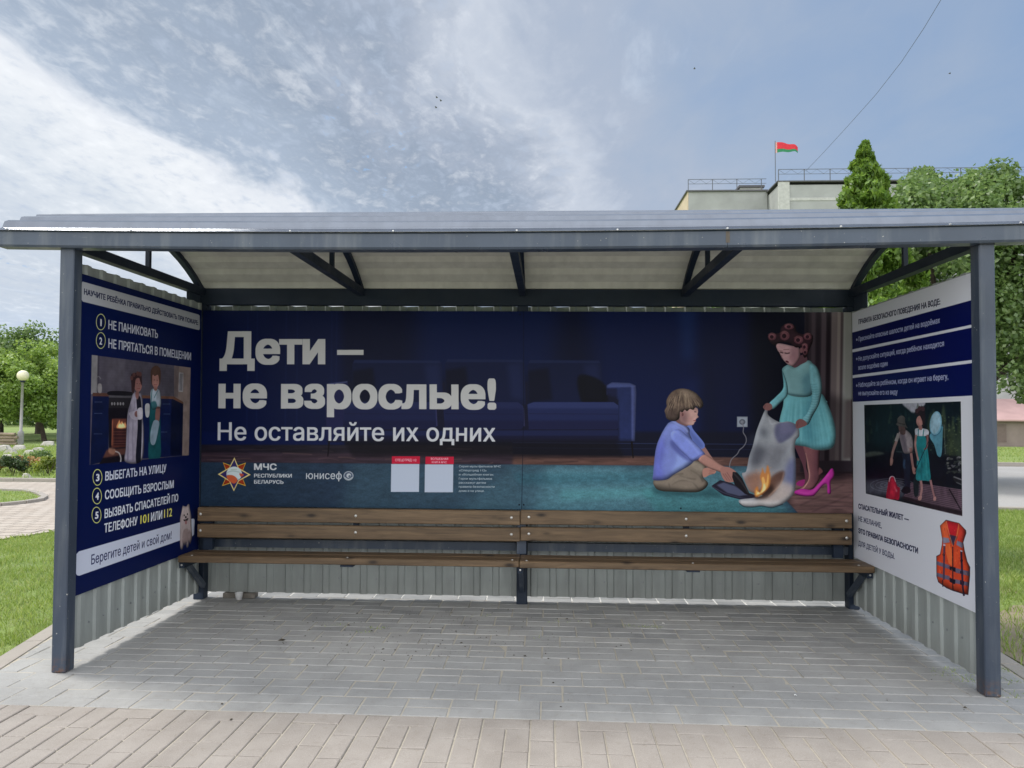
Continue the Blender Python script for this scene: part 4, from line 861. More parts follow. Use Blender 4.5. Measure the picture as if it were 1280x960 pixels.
Mg = Mat('lawn_ground', .95); co = Mg.coord(); a_ = Mg.noise(.5, 6, .6, co=co); b_ = Mg.noise(7, 6, .65, co=co); c_ = Mg.noise(60, 4, .7, co=co)
col = Mg.ramp(a_, [(.3, (.17, .26, .055)), (.55, (.24, .33, .08)), (.75, (.30, .34, .13))]); col = Mg.mix(Mg.map(b_, .45, .75, 0, .6), col, (.27, .27, .14)); col = Mg.mix(Mg.map(c_, .35, .6, .55, 0), col, (.04, .06, .018))
so_ = Mg.noise(1.3, 5, .6, co=co); col = Mg.mix(Mg.map(so_, .62, .70, 0, .8), col, (.26, .21, .14)); Mg.base(col); Mg.bump(c_, .02, .6)
m_ = MB(); m_.add([(-900,-400,-.035),(900,-400,-.035),(900,1600,-.035),(-900,1600,-.035)], [(0,1,2,3)]); struct(m_.build('lawn_ground', Mg.m))

# paved bay of the shelter: sand bed, grey pavers
def kx_l(y): return -.301-.216*(y-.02)           # inner edge of the left kerb
def kx_r(y): return 5.27+.10*(y-.3)
m_ = MB(); YB = -.4216; YE = 1.735
m_.add([(-.9,YB,-.010),(5.9,YB,-.010),(5.45,YE,-.010),(-.72,YE,-.010)], [(0,1,2,3)]); 
m_.v = [(kx_l(YB)-.02,YB,-.0032),(kx_r(YB)+.02,YB,-.0032),(kx_r(YE)+.02,YE,-.0032),(kx_l(YE)-.02,YE,-.0032)]; bay = struct(m_.build('paved_bay', M_sand))
PX, PY, J = .2190, .1065, .0065
def paver_box(mb, x0, x1, y0, y1, rng):
    dz = rng.normal(0, .0009); tx, ty = rng.normal(0, .0006, 2); e = rng.uniform(-.0012, .0012); b = .004
    zt = [dz-tx-ty, dz+tx-ty, dz+tx+ty, dz-tx+ty]; xs = (x0+e, x1+e, x1+e, x0+e); ys = (y0, y0, y1, y1)
    o = [(xs[i], ys[i], -.03) for i in range(4)]+[(xs[i], ys[i], zt[i]-.0035) for i in range(4)]
    o += [(xs[i]+(b if i in (0, 3) else -b), ys[i]+(b if i < 2 else -b), zt[i]) for i in range(4)]
    mb.add(o, [(0,1,5,4),(1,2,6,5),(2,3,7,6),(3,0,4,7),(4,5,9,8),(5,6,10,9),(6,7,11,10),(7,4,8,11),(8,9,10,11)])
rp = np.random.default_rng(11); rest = MB(); nb_ = 0
for r in range(22):
    y0 = YB+r*PY; ph = 2.656+(.1095 if (r//2) % 2 else 0)
    for k in range(-15, 15):
        x0 = ph+k*PX; x1 = x0+PX; a, b = kx_l(y0+PY/2), kx_r(y0+PY/2)
        if x1 < a+.02 or x0 > b-.02: continue
        xa, xb = max(x0, a), min(x1, b); odd = r % 2; bx_ = (xa+J/2, xb-J/2, y0+(.0015 if odd else J/2), y0+PY-(J/2 if odd else .0015))
        if nb_ < 300: q = MB(); paver_box(q, *bx_, rp); q.build('paver', M_gpav, bay); nb_ += 1
        else: paver_box(rest, *bx_, rp)
o = rest.build('paver_field', M_gpav, bay); o['kind'] = 'stuff'
# beige pavement in front
m_ = MB(); m_.add([(-16,-9,-.0055),(16,-9,-.0055),(16,YB,-.0055),(-16,YB,-.0055)], [(0,1,2,3)]); walk = struct(m_.build('pavement', M_sand))
rest = MB(); cand = []
for k in range(-50, 50):
    x0 = 2.83+k*PX
    bricks = []
    y = YB
    if k % 2 == 0: bricks.append((x0, x0+PX, y-PY, y)); y -= PY
    while y > -5.2:
        bricks += [(x0, x0+PX/2, y-PX, y), (x0+PX/2, x0+PX, y-PX, y)]; y -= PX
    cand += bricks
def vis(b):
    u, v = project(((b[0]+b[1])/2, b[3], 0)); return b[3] > -1.25 and -30 < u < 1310
near = [b for b in cand if vis(b)]; near = near[:300]; ns = set(near)
for b in cand:
    bb = (b[0]+J/2, b[1]-J/2, b[2]+J/2, b[3]-J/2)
    if b in ns: q = MB(); paver_box(q, *bb, rp); q.build('paver', M_bpav, walk)
    else: paver_box(rest, *bb, rp)
o = rest.build('paver_field', M_bpav, walk); o['kind'] = 'stuff'
# kerbs beside the bay
def kerb_run(name, pts, w_, z=.012, mat=M_kerb, seg=1.0):
    root = bpy.data.objects.new(name, None); COL.objects.link(root); root['kind'] = 'structure'
    for (p, q) in zip(pts[:-1], pts[1:]):
        p, q = Vector((*p, 0)), Vector((*q, 0)); L_ = (q-p).length; n = max(1, round(L_/seg)); d = (q-p)/n
        for i in range(n):
            a = p+d*i; b = p+d*(i+1)-d.normalized()*.006; mb = MB(); mb.beam((a.x, a.y, z-.06), (b.x, b.y, z-.06), w_, .12); mb.build('kerb_stone', mat, root, bevel=.005)
    return root
kerb_run('kerb', [(kx_l(YB)-.065, YB), (kx_l(2.4)-.065, 2.4)], .11, .004)
kerb_run('kerb', [(kx_r(YB)+.065, YB), (kx_r(2.4)+.065, 2.4)], .11, .004)
# ground behind the back wall, path on the left, road on the right
M_path = paver_mat('path_blocks', (.40, .345, .29), (.45, .40, .345), (.48, .43, .38), .3)
def flat(name, pts, z, mat):
    mb = MB(); mb.add([(x, y, z) for x, y in pts], [tuple(range(len(pts)))]); return struct(mb.build(name, mat))
flat('sunlit_ground_strip', [(-.75,1.74),(5.5,1.74),(5.6,3.0),(-1.0,3.0)], -.002, paver_mat('painted_sunlit_ground', (.62, .60, .56), (.66, .64, .60), (.55, .53, .49), .3))  # pale colour imitates sunlight on the ground seen under the back wall
lp = [(-15.9,-.43),(-4.7,-.43),(-4.2,2.2),(-3.5,4.09),(-3.22,4.75),(-2.6,6.2),(-.5,7.6),(3,8.3),(6,8.6),(6,10.4),(0,10.6),(-8.3,10.5),(-15.9,10.4)]
flat('garden_path', lp, -.022, M_path)
rest = MB()
for i in range(56):
    for j in range(34):
        x = -8.6+i*.22*.98+(.11 if j % 2 else 0); y = 3.2+j*.215
        if -8.4 < x < -3.5+.0*y and y < 10.3 and not (x > -3.55+.42*(y-4.1)) : rest.add([(x,y,-.0165),(x+.205,y,-.0165),(x+.205,y+.20,-.0165),(x,y+.20,-.0165)], [(0,1,2,3)])
o = rest.build('path_paver_field', M_path); struct(o)
o.parent = bpy.data.objects['garden_path']; o['kind'] = 'stuff'
isl = [tuple(at(u, v, 2, 0)[:2]) for u, v in ((-60,612),(0,612.5),(30,613.5),(48,617),(56,621.5),(50,625),(30,628),(0,631),(-60,636))]
flat('grass_island', isl, -.004, Mg.m); kerb_run('kerb', isl+[isl[0]], .10, .03, seg=.8)
kerb_run('kerb', [(-15.9,10.55),(-8.3,10.62),(0,10.7),(6,10.5)], .12, .05)
Mr = Mat('asphalt', .9); co = Mr.coord(); Mr.base(Mr.mix(Mr.map(Mr.noise(90, 3, .7, co=co), .3, .7), (.24, .235, .23), Mr.ramp(Mr.noise(.7, 5, co=co), [(.3, (.36, .35, .34)), (.7, (.45, .44, .43))]))); Mr.bump(Mr.noise(200, 2, co=co), .003)
flat('road', [(6.6,8.2),(70,6.4),(70,18.6),(6.6,19.0)], -.02, Mr.m)
kerb_run('kerb', [(6.6,19.1),(40,18.8)], .14, .10, seg=2); kerb_run('kerb', [(6.6,8.1),(30,7.4)], .12, .03, seg=1.5)

# grass blades
def blades(name, pts, hmin, hmax, wd, seed, mat=M_grass):
    g = np.random.default_rng(seed); n = len(pts); az = g.uniform(0, 2*np.pi, n); h = g.uniform(hmin, hmax, n); ln = g.uniform(.1, .8, n)*h; wz = g.uniform(.6, 1.2, n)*wd
    d = np.c_[np.cos(az), np.sin(az)]; s_ = np.c_[-d[:, 1], d[:, 0]]; z0 = -.036
    V = np.zeros((n, 4, 3)); V[:, 0, :2] = pts-s_*wz[:, None]/2; V[:, 1, :2] = pts+s_*wz[:, None]/2; V[:, :2, 2] = z0
    V[:, 2, :2] = pts+s_*wz[:, None]*.4+d*(ln*.35)[:, None]; V[:, 2, 2] = z0+h*.6; V[:, 3, :2] = pts+d*ln[:, None]; V[:, 3, 2] = z0+h
    return soup(name, V.reshape(-1, 3), np.arange(n*4).reshape(n, 4), mat, kind='stuff')
g_ = np.random.default_rng(2)
def clumpy(x0, x1, y0, y1, n, seed, bare=.5):
    g = np.random.default_rng(seed); p = np.c_[g.uniform(x0, x1, n), g.uniform(y0, y1, n)]
    G = g.random((60, 60)); G = (G+np.roll(G, 1, 0)+np.roll(G, 1, 1)+np.roll(np.roll(G, 1, 0), 1, 1))/4
    i = ((p[:, 0]-x0)/(x1-x0)*59).astype(int); j = ((p[:, 1]-y0)/(y1-y0)*59).astype(int)
    return p[G[i, j]+g.uniform(-.15, .15, n) > bare]
p = clumpy(-5.5, -.3, -.3, 9.5, 150000, 4, .36); p = p[(p[:, 0] < -.301-.216*(p[:, 1]-.02)-.13) & (p[:, 0] > -3.5+.40*(p[:, 1]-4.1)+.05)]
p = p[p[:, 0] > np.where(p[:, 1] < 4.1, -4.65+.26*p[:, 1]+.1, -9)]
blades('lawn_grass', p, .022, .062, .006, 5)
p = clumpy(5.4, 12, -.35, 8.0, 190000, 6, .36); sandy = (np.abs(p[:, 0]-6.2-(p[:, 1]-1)*.3) < .9) & (p[:, 1] < 2.2); p = p[(p[:, 0] > 5.4+.1*p[:, 1]) & (~sandy | (np.random.default_rng(1).random(len(p)) < .45))]
blades('lawn_grass', p, .022, .065, .006, 7)
p = clumpy(-22, -7.5, 10.9, 26, 42000, 8, .4); blades('lawn_grass', p, .05, .13, .02, 9)
p = clumpy(16, 40, 19.3, 34, 30000, 18, .4); blades('lawn_grass', p, .04, .10, .02, 19)
p = np.random.default_rng(3).uniform(0, 1, (9000, 2)); p = p*[6, 2.2]+[-8.5, 6.4]; from_poly = lambda q, R: sum(((R[i][1] > q[:, 1]) != (R[i-1][1] > q[:, 1])) & (q[:, 0] < (R[i-1][0]-R[i][0])*(q[:, 1]-R[i][1])/(R[i-1][1]-R[i][1]+1e-9)+R[i][0]) for i in range(len(R))) % 2 == 1
p = p[from_poly(p, isl)]; blades('lawn_grass', p, .04, .09, .012, 10)
flat('sandy_patch', [(5.45,-.1),(6.3,-.35),(6.9,.3),(7.2,1.3),(7.0,2.1),(6.3,2.0),(5.75,1.5),(5.5,.9)], -.028, paver_mat('sandy_soil', (.25, .21, .145), (.28, .235, .165), (.20, .17, .11), .4))

# weeds and crumbs on the pavers
tuf = []
g = np.random.default_rng(31)
for u, v, n, r in ((470,785,26,.05),(420,782,18,.05),(455,790,14,.03),(795,783,40,.09),(815,784,20,.05),(700,778,8,.05),(676,797,6,.01),(600,770,14,.05),(1190,838,40,.05),(1205,845,46,.06),(1219,852,36,.05),(1262,838,40,.07),(1270,852,50,.08),(1276,870,30,.06)):
    c0 = at(u, v, 2, 0)[:2]; tuf.append(c0+g.normal(0, 1, (n*2, 2))*[r, .012 if u < 1100 else .03])
blades('joint_weeds', np.concatenate(tuf)+0, .038, .050, .004, 33, M_grass)
mb = MB()
for i in range(330):
    if i < 300: u, v = g.normal(520, 120), g.uniform(762, 826)
    else: u, v = g.uniform(90, 1220), g.uniform(765, 900)
    if not 250 < u < 900 and i < 300: continue
    c0 = at(u, v, 2, 0); sz = abs(g.normal(0, .003))+.0016; a = g.uniform(0, 6.3)
    P4 = [(c0[0]+sz*math.cos(a+k*1.57+g.uniform(-.4,.4))*g.uniform(.6,1.5), c0[1]+sz*math.sin(a+k*1.57)*g.uniform(.5,1.2), .0012) for k in range(4)]
    mb.add(P4+[(c0[0], c0[1], .002+sz*.6)], [(0,1,4),(1,2,4),(2,3,4),(3,0,4)])
o = mb.build('soil_crumbs', plain('soil_crumbs', (.05, .042, .03), .95)); o['kind'] = 'stuff'
def scrap(u, v, sz, lab):
    c0 = at(u, v, 2, 0); mb = MB(); n = 7; mb.add([(c0[0]+sz*math.cos(k*2*math.pi/n)*random.uniform(.7,1.2), c0[1]+sz*.7*math.sin(k*2*math.pi/n), .003+.004*(k % 2)) for k in range(n)]+[(c0[0], c0[1], .009)], [(k, (k+1) % n, n) for k in range(n)])
    o = mb.build('paper_scrap', plain('paper_scrap', (.75, .75, .73), .8)); tag(o, lab, 'litter')
scrap(829, 780, .012, 'small white paper scrap on the grey pavers below the right half of the bench'); scrap(994, 870, .009, 'tiny white scrap on the grey pavers near the right front of the bay')

# ---- trees
def leaves(cl, n, size, seed, flat_=.5, up=None, elong=1.0):
    """cl: array of clump centres + radius (x, y, z, r)"""
    g = np.random.default_rng(seed); cl = np.asarray(cl); k = g.integers(0, len(cl), n); c0 = cl[k]
    d = g.normal(0, 1, (n, 3)); d /= np.linalg.norm(d, axis=1)[:, None]; rr = g.uniform(.25, 1, n)**.6
    pos = c0[:, :3]+d*(rr*c0[:, 3])[:, None]*[1, 1, .75]
    nrm = d*.5+g.normal(0, .6, (n, 3))+[0, 0, .5]; nrm /= np.linalg.norm(nrm, axis=1)[:, None]
    t = g.normal(0, 1, (n, 3)) if up is None else (d*[1, 1, .2]*.55+np.array([0, 0, up])+g.normal(0, .25, (n, 3)))
    if up is not None: nrm = g.normal(0, 1, (n, 3))
    t -= nrm*(t*nrm).sum(1)[:, None]; t /= np.linalg.norm(t, axis=1)[:, None]; s_ = np.cross(nrm, t)
    sz = size*g.uniform(.6, 1.25, n)[:, None]
    V = np.stack([pos-t*sz*.5*elong, pos+s_*sz*.36-nrm*sz*.08, pos+t*sz*.55*elong, pos-s_*sz*.36-nrm*sz*.08], 1)
    return V.reshape(-1, 3), np.arange(n*4).reshape(n, 4)
def crown_clumps(c, R, n, r, seed, shell=.55, low=0.):
    g = np.random.default_rng(seed); out = []
    while len(out) < n:
        d = g.normal(0, 1, 3); d /= np.linalg.norm(d); q = g.uniform(shell, 1)
        if d[2] < -.75+low: continue
        bump = 1+.13*math.sin(3*math.atan2(d[1], d[0])+seed)+.10*math.sin(5*d[2]+seed*2)
        out.append([c[0]+d[0]*R[0]*q*bump, c[1]+d[1]*R[1]*q*bump, c[2]+d[2]*R[2]*q*bump, r*g.uniform(.6, 1.3)])
    return out
def tree(name, label, cat, base, c, R, n_cl, r_cl, n_leaf, size, mat, seed, tr=.14, lean=(0, 0), group=None, shell=.55):
    t = thing(name, label, cat, (0, 0, 0), group); t.location = (base[0], base[1], 0)
    off = np.array([base[0], base[1], 0]); cl = np.array(crown_clumps(c, R, n_cl, r_cl, seed, shell)); cl[:, :3] -= off
    V, F = leaves(cl, n_leaf, size, seed+1); soup('crown', V, F, mat, t)
    g = random.Random(seed); mb = MB(); zt = c[2]-R[2]*.25; top = Vector((c[0]-base[0], c[1]-base[1], zt))
    pts = [Vector((0, 0, -.05)), Vector((lean[0]*.3, lean[1]*.3, zt*.3)), Vector((lean[0]*.8, lean[1]*.8, zt*.65)), top]
    mb.tube(pts, [tr*1.25, tr, tr*.8, tr*.5], 9); mb.build('trunk', M_bark, t, smooth=True)
    for k in range(9):
        q = cl[g.randrange(len(cl))]; s0 = pts[1].lerp(pts[3], g.uniform(.3, .95)); e = Vector(q[:3]); md = s0.lerp(e, .5)+Vector((0, 0, -.1*R[2]))
        mb = MB(); mb.tube([s0, md, e], [tr*.45, tr*.28, tr*.1], 6); mb.build('limb', M_bark, t, smooth=True)
    return t
tree('linden_tree', 'large leafy green linden tree rising behind the right end of the shelter', 'tree', (11.6, 12.6), (11.6, 12.6, 4.0), (2.7, 2.5, 3.3), 260, .5, 100000, .105, M_linden, 3, .2, (.1, .1), shell=.6)
# thuja: a slim cone of upright sprays
t = thing('thuja_tree', 'pointed bright green thuja behind the shelter roof, in front of the linden', 'tree', (6.2, 4.25, 0)); g = np.random.default_rng(17); cl = []
for i in range(640):
    z = .25+4.2*g.random()**.8; hw = float(np.interp(z, [0, 1, 2.4, 3.7, 3.9, 4.1, 4.27, 4.5], [.85, .92, .72, .35, .28, .20, .12, .02])); r_ = min(.11, hw*.42); hw -= r_*.7; a = g.uniform(0, 6.28); q = hw*g.uniform(.55, 1.0)*(1+.12*math.sin(a*5+z*6)); cl.append([q*math.cos(a), q*math.sin(a), z, r_*g.uniform(.8, 1.2)])
cl += [[g.normal(0, .012), g.normal(0, .012), 4.15+.04*i, .028] for i in range(9)]
V, F = leaves(cl, 85000, .042, 18, up=1.1, elong=1.7); soup('foliage', V, F, M_thuja, t); MB().tube([(0,0,-.05),(0,0,2),(0,0,4.1)], [.07,.05,.015], 8).build('trunk', M_bark, t)
# trees beyond the garden on the left
def ptree(u, Y, ztop, zlow, rad, *a, **k):
    X = at(u, 480, 1, Y)[0]; cz = (ztop+zlow)/2; return (X, Y), (X+k.pop('dx', 0), Y, cz), (rad, rad, (ztop-zlow)/2)
b, c0, R = ptree(58, 31.5, 5.0, .35, 3.3, dx=-.9); tree('fruit_tree', 'bright green spreading fruit tree with a dark leaning trunk behind the globe lamp', 'tree', b, c0, R, 150, .6, 40000, .15, M_apple, 41, .10, (-.5, 0))
b, c0, R = ptree(2, 37, 6.4, .3, 3.2); tree('deciduous_tree', 'darker green tree at the far left behind the log wall', 'tree', b, c0, R, 110, .7, 20000, .2, M_linden, 43, .17)
b, c0, R = ptree(50, 43, 6.4, .3, 3.6); tree('deciduous_tree', 'tall pale green tree farthest back in the gap left of the front post', 'tree', b, c0, R, 110, .7, 18000, .22, M_apple, 47, .17)
b, c0, R = ptree(-90, 29, 5.5, .9, 3.2); tree('deciduous_tree', 'leafy tree just beyond the left edge of the garden', 'tree', b, c0, R, 90, .7, 12000, .22, M_linden, 48, .17)
b, c0, R = ptree(150, 36, 4.4, .8, 3.0); tree('deciduous_tree', 'low tree hidden behind the left wall of the shelter', 'tree', b, c0, R, 90, .7, 12000, .22, M_apple, 49, .15)
b, c0, R = ptree(880, 20, 5.1, .8, 2.3); tree('deciduous_tree', 'green tree seen as a sliver above the back wall', 'tree', b, c0, R, 90, .5, 14000, .18, M_linden, 50, .15)
b, c0, R = ptree(985, 24, 5.4, .8, 1.8); tree('deciduous_tree', 'dark tree behind the right half of the back wall', 'tree', b, c0, R, 80, .5, 10000, .18, M_darkleaf, 51, .15)
# far belt of trees that closes the horizon
g = np.random.default_rng(71); cl = []
for i in range(520):
    x = g.uniform(-110, 24) if i < 420 else g.uniform(48, 120); y = g.uniform(62, 84); cl.append([x, y, g.uniform(.4, 5.6+1.2*math.sin(x*.13)), g.uniform(1.0, 1.7)])
V, F = leaves(cl, 60000, .55, 72); soup('distant_tree_belt', V, F, M_linden, kind='stuff')
# flower bed
def bush(u, v, w_, h, mat, lab, seed, name='garden_bush', n=1500, sz=.06, group='shrubs in the flower bed'):
    c0 = at(u, v, 2, 0); t = thing(name, lab, 'bush', (c0[0], c0[1], 0), group); cl = crown_clumps((0, 0, h*.55), (w_, w_, h*.5), 26, h*.22, seed, .3)
    V, F = leaves(cl, n, sz, seed); soup('foliage', V, F, mat, t); mb = MB()
    for k in range(5): a = k*1.26; mb.tube([(0, 0, -.04), (w_*.4*math.cos(a), w_*.4*math.sin(a), h*.6)], [.015, .006], 5)
    mb.build('stem', M_bark, t)
M_yel = leaf_mat('yellow_green_leaves', (.16, .22, .03), (.22, .29, .04), (.30, .34, .06)); M_flo = leaf_mat('orange_flowers', (.45, .26, .08), (.55, .38, .18), (.30, .32, .09))
bush(16, 592, .28, .42, M_darkleaf, 'dark green rounded bush in the flower bed, leftmost', 61); bush(45, 588, .36, .52, M_linden, 'mid green bush in the flower bed, tallest of the three', 62); bush(61, 592, .30, .40, M_yel, 'yellow-green bush in the flower bed beside the front post', 63)
bush(30, 589, .45, .34, M_flo, 'orange and yellow flowering plants between the bushes', 64, 'flowering_plant'); bush(-2, 589, .35, .34, M_flo, 'orange flowering plants at the left end of the flower bed', 65, 'flowering_plant'); bush(-30, 592, .35, .42, M_darkleaf, 'dark bush at the left end of the bed, outside the frame', 66)
M_rock = plain('pale_rock', (.40, .38, .34), .9, 0, .3, 5); g = random.Random(5)
for i, (u, v, s_) in enumerate(((4,563,.42),(14,566,.30),(24,562,.36),(36,567,.26),(48,564,.30),(60,557,.4),(33,596,.16),(9,572,.22))):
    c0 = at(u, v, 2, 0); mb = MB(); n = 8; mb.add([(s_*math.cos(k*.785)*g.uniform(.7,1.1), s_*.6*math.sin(k*.785)*g.uniform(.7,1.1), -.04) for k in range(n)]+[(s_*.6*math.cos(k*.785)*g.uniform(.6,1.1), s_*.4*math.sin(k*.785), s_*.42*g.uniform(.7,1.1)) for k in range(n)]+[(0,0,s_*.5)],
        [(k,(k+1)%n,n+(k+1)%n,n+k) for k in range(n)]+[(n+k,n+(k+1)%n,2*n) for k in range(n)])
    o = mb.build('rock', M_rock); o.location = (c0[0], c0[1], 0); tag(o, ['pale grey stone at the left edge, upper row of the bed', 'small pale stone second from the left edge, below the log wall', 'pale stone right below the foot of the globe lamp', 'smallest pale stone between the lamp foot and the tree trunk', 'pale stone left of the front post, in the middle of the upper row', 'large flat pale stone below the leaning trunk of the fruit tree', 'small stone in front of the orange flowers by the path kerb', 'small stone among the bushes at the left edge'][i], 'rock', 'pale stones in the flower bed')
# log wall
c0 = at(22, 557, 2, 0); M_log = plain('weathered_log', (.24, .19, .14), .9, 0, .35, 3); t = thing('log_wall', 'low weathered wall of stacked logs left of the globe lamp', 'wall', (c0[0], c0[1], 0))
for r in range(4):
    for k in range(3):
        x1 = -k*1.3-.08*(r % 2)-.02; mb = MB(); mb.tube([(x1-1.22, random.uniform(-.03,.03), .07+r*.135), (x1, random.uniform(-.03,.03), .07+r*.135)], .068, 9); mb.build('log', M_log, t)
# street lamp
t = thing('street_lamp', 'garden lamp with a cream globe on a thin grey concrete post at left', 'street lamp', (-20.13, 26.38, 0)); M_conc = plain('weathered_concrete', (.30, .29, .29), .9, 0, .2, 4)
mb = MB(); mb.lathe([(.12,0),(.12,.55),(.10,.62),(0,.62)], (0,0,-.03), 12); mb.build('base', M_conc, t)
mb = MB(); mb.tube([(0,0,.5),(0,0,2.72)], [.062,.052], 10); mb.build('pole', M_conc, t, smooth=True); mb = MB(); mb.lathe([(.05,0),(.10,.03),(.11,.09),(.06,.10)], (0,0,2.70), 14); mb.build('collar', M_dark, t)
mb = MB(); mb.lathe([(.235*math.sin(a), -.235*math.cos(a)) for a in np.linspace(0, math.pi, 17)], (0,0,3.0), 24); mb.build('globe', plain('cream_globe', (.78, .72, .52), .3, 0, .03), t, smooth=True)

# ---- block of flats beyond
M_fac = plain('facade_panel', (.34, .35, .35), .9, 0, .12, .9); M_end = plain('end_wall', (.56, .46, .34), .9, 0, .1, .6); M_cop = plain('dark_coping', (.10, .10, .11), .7); M_band = plain('panel_joint', (.46, .465, .45), .9)
M_win = Mat('window_glass', .08); M_win.base((.03, .035, .04)); M_win = M_win.m; M_fr = plain('window_frame', (.6, .6, .58), .6)
t = thing('apartment_block', 'grey panel block of flats with a roof railing behind the shelter, beige end wall', 'building', (11.4, 41, 0))
MB().box(0, 4.85, .0, 14, 0, 15.45).build('left_section', [M_fac], t); MB().box(-.06, -.005, -.01, 14, 0, 15.45).build('end_wall', M_end, t)
MB().box(4.9, 40, -2, 14, 0, 15.2).build('right_section', M_fac, t)
MB().box(4.85, 5.5, -2.12, -2.003, 0, 15.35).build('corner_pier', M_band, t)
MB().box(-.14, 4.86, -.10, 14, 15.45, 15.54).build('coping', M_cop, t); MB().box(4.78, 40, -2.14, 14, 15.352, 15.42).build('coping', M_cop, t)
MB().box(.03, 4.84, -.03, -.004, 14.15, 14.28).build('band', M_band, t); MB().box(5.52, 40, -2.03, -2.004, 14.25, 14.42).build('band', M_band, t)
for f_ in range(5):
    for k in range(12):
        x = 1.0+k*3.1; y = -.03 if k == 0 else -2.04
        if k == 1: x += 2.2
        z = 1.0+f_*2.72; fr = MB().box(x, x+1.5, y, y+.028, z, z+1.4).build('window', M_fr, t)
        MB().box(x+.07, x+.72, y-.012, y-.002, z+.07, z+1.33).build('pane', M_win, fr); MB().box(x+.78, x+1.43, y-.012, y-.002, z+.07, z+1.33).build('pane', M_win, fr)
mb = MB(); mb.box(3.4, 4.8, .8, 2.6, 15.625, 15.95); mb.build('roof_hatch', M_band, t); MB().box(3.3, 4.9, .7, 2.7, 15.951, 16.08).build('hatch_roof', M_cop, t)
M_rail = plain('railing_paint', (.10, .11, .13), .6)
def railing(x0, x1, y, z, lab):
    r = thing('roof_railing', lab, 'railing', (11.4+x0, 41+y, z)); L_ = x1-x0
    MB().box(0, L_, -.012, .012, .70, .73).build('rail', M_rail, r); MB().box(0, L_, -.012, .012, .42, .44).build('rail', M_rail, r)
    k = 0; zz = MB()
    while k*1.5 <= L_: MB().box(k*1.5-.02, k*1.5+.02, -.02, .02, 0, .70).build('baluster', M_rail, r); k += 1
    k = 0
    while (k+1)*.375 <= L_: a = k*.375; zz.beam((a, 0, .44 if k % 2 else .70), (a+.375, 0, .70 if k % 2 else .44), .012, .012); k += 1
    zz.build('zigzag', M_rail, r)
railing(0, 4.8, .05, 15.54, 'thin zigzag railing on the roof edge left of the flag'); railing(4.9, 40, -2.0, 15.42, 'long zigzag railing on the roof edge right of the flag')
# flag
t = thing('flag', 'red and green flag with an ornamental hoist stripe on the roof', 'flag', (16.12, 39, 15.4))
MB().tube([(0,0,0),(0,0,2.45)], .022, 8).build('pole', M_rail, t)
n = 24; mb = MB()
def fp(i, j): 
    a = i/n; b = j/6; return (.02+1.33*a, .10*math.sin(a*7)*a+.05*math.sin(a*13), 2.38-.30*a*a-.12*a*(b-.5)*0-(.66-.30*a)*b+.03*math.sin(a*9))
for i in range(n):
    for j in range(6):
        mi = 2 if i < 2 else (1 if j >= 4 else 0)
        mb.add([fp(i,j), fp(i,j+1), fp(i+1,j+1), fp(i+1,j)], [(0,1,2,3)], mi)
Mo = Mat('hoist_ornament', .8); ck = Mo.node('ShaderNodeTexChecker'); Mo.link(Mo.coord(), ck.inputs[0]); ck.inputs['Scale'].default_value = 22; ck.inputs[1].default_value = (.75, .72, .70, 1); ck.inputs[2].default_value = (.55, .03, .04, 1); Mo.base(ck.outputs[0])
mb.build('cloth', [plain('flag_red', (.62, .03, .05), .8), plain('flag_green', (.03, .22, .10), .8), Mo.m], t, smooth=True)
# cable running up from the roof
pts = [at(u, v, 1, Y) for u, v, Y in ((1008,213,39),(1030,190,36.5),(1062,155,33),(1095,118,29.5),(1127,77,26),(1155,35,23),(1176,0,20.5),(1230,-95,15),(1300,-240,10))]
o = MB().tube(pts, .009, 6).build('overhead_cable', M_cop); tag(o, 'thin dark cable slanting up across the blue sky above the flats', 'cable')
# low building on the right
t = thing('low_building', 'low brown building with a dull pink sloping roof across the road', 'building', (22, 36, 0))
MB().box(0, 30, 0, 6, -.05, 1.40).build('wall', plain('brown_wall', (.23, .185, .17), .9, 0, .15, 1.5), t)
mb = MB(); mb.add([(-.3,-.3,1.40),(30.3,-.3,1.40),(30.3,3,2.6),(-.3,3,2.6),(-.3,6.3,1.40),(30.3,6.3,1.40),(-.3,-.3,1.32),(30.3,-.3,1.32)], [(0,1,2,3),(3,2,5,4),(6,7,1,0),(0,3,4),(1,5,2)])
mb.build('roof', plain('pink_roof', (.46, .30, .29), .7, 0, .12, 1), t)
for k in range(9): MB().box(1+k*3.3, 1.9+k*3.3, -.02, -.002, .2, 1.15).build('door', plain('garage_door', (.16, .12, .11), .8), t)
# birds
for i, (u, v) in enumerate(((546,122),(545,134.5),(551,126),(868,86),(1187,92))):
    c0 = at(u, v, 1, 60); s_ = .10; mb = MB()
    mb.tube([(-s_,0,0),(-s_*.3,0,.02),(s_*.5,0,.02),(s_*1.0,0,.03)], [.01,.05,.06,.02], 6); b_ = mb.build('flying_bird', M_cop); b_.location = c0
    mb = MB(); mb.add([(a*.6,b*.6,c_*.6) for a,b,c_ in ((-.05,.02,.03),(.1,.02,.03),(-.02,.28,.10),(-.12,.5,.04),(-.05,-.02,.03),(.1,-.02,.03),(-.02,-.28,.10),(-.12,-.5,.04))], [(0,1,2),(0,2,3),(5,4,6),(6,4,7)]); mb.build('wing', M_cop, b_)
    tag(b_, ['tiny bird in the clouds left of centre, uppermost of three', 'tiny bird left of centre, lowest of three', 'tiny bird left of centre, rightmost of three', 'tiny lone bird in the grey-blue sky right of centre', 'tiny lone bird in the blue sky right of the cable'][i], 'bird', 'birds in the sky')

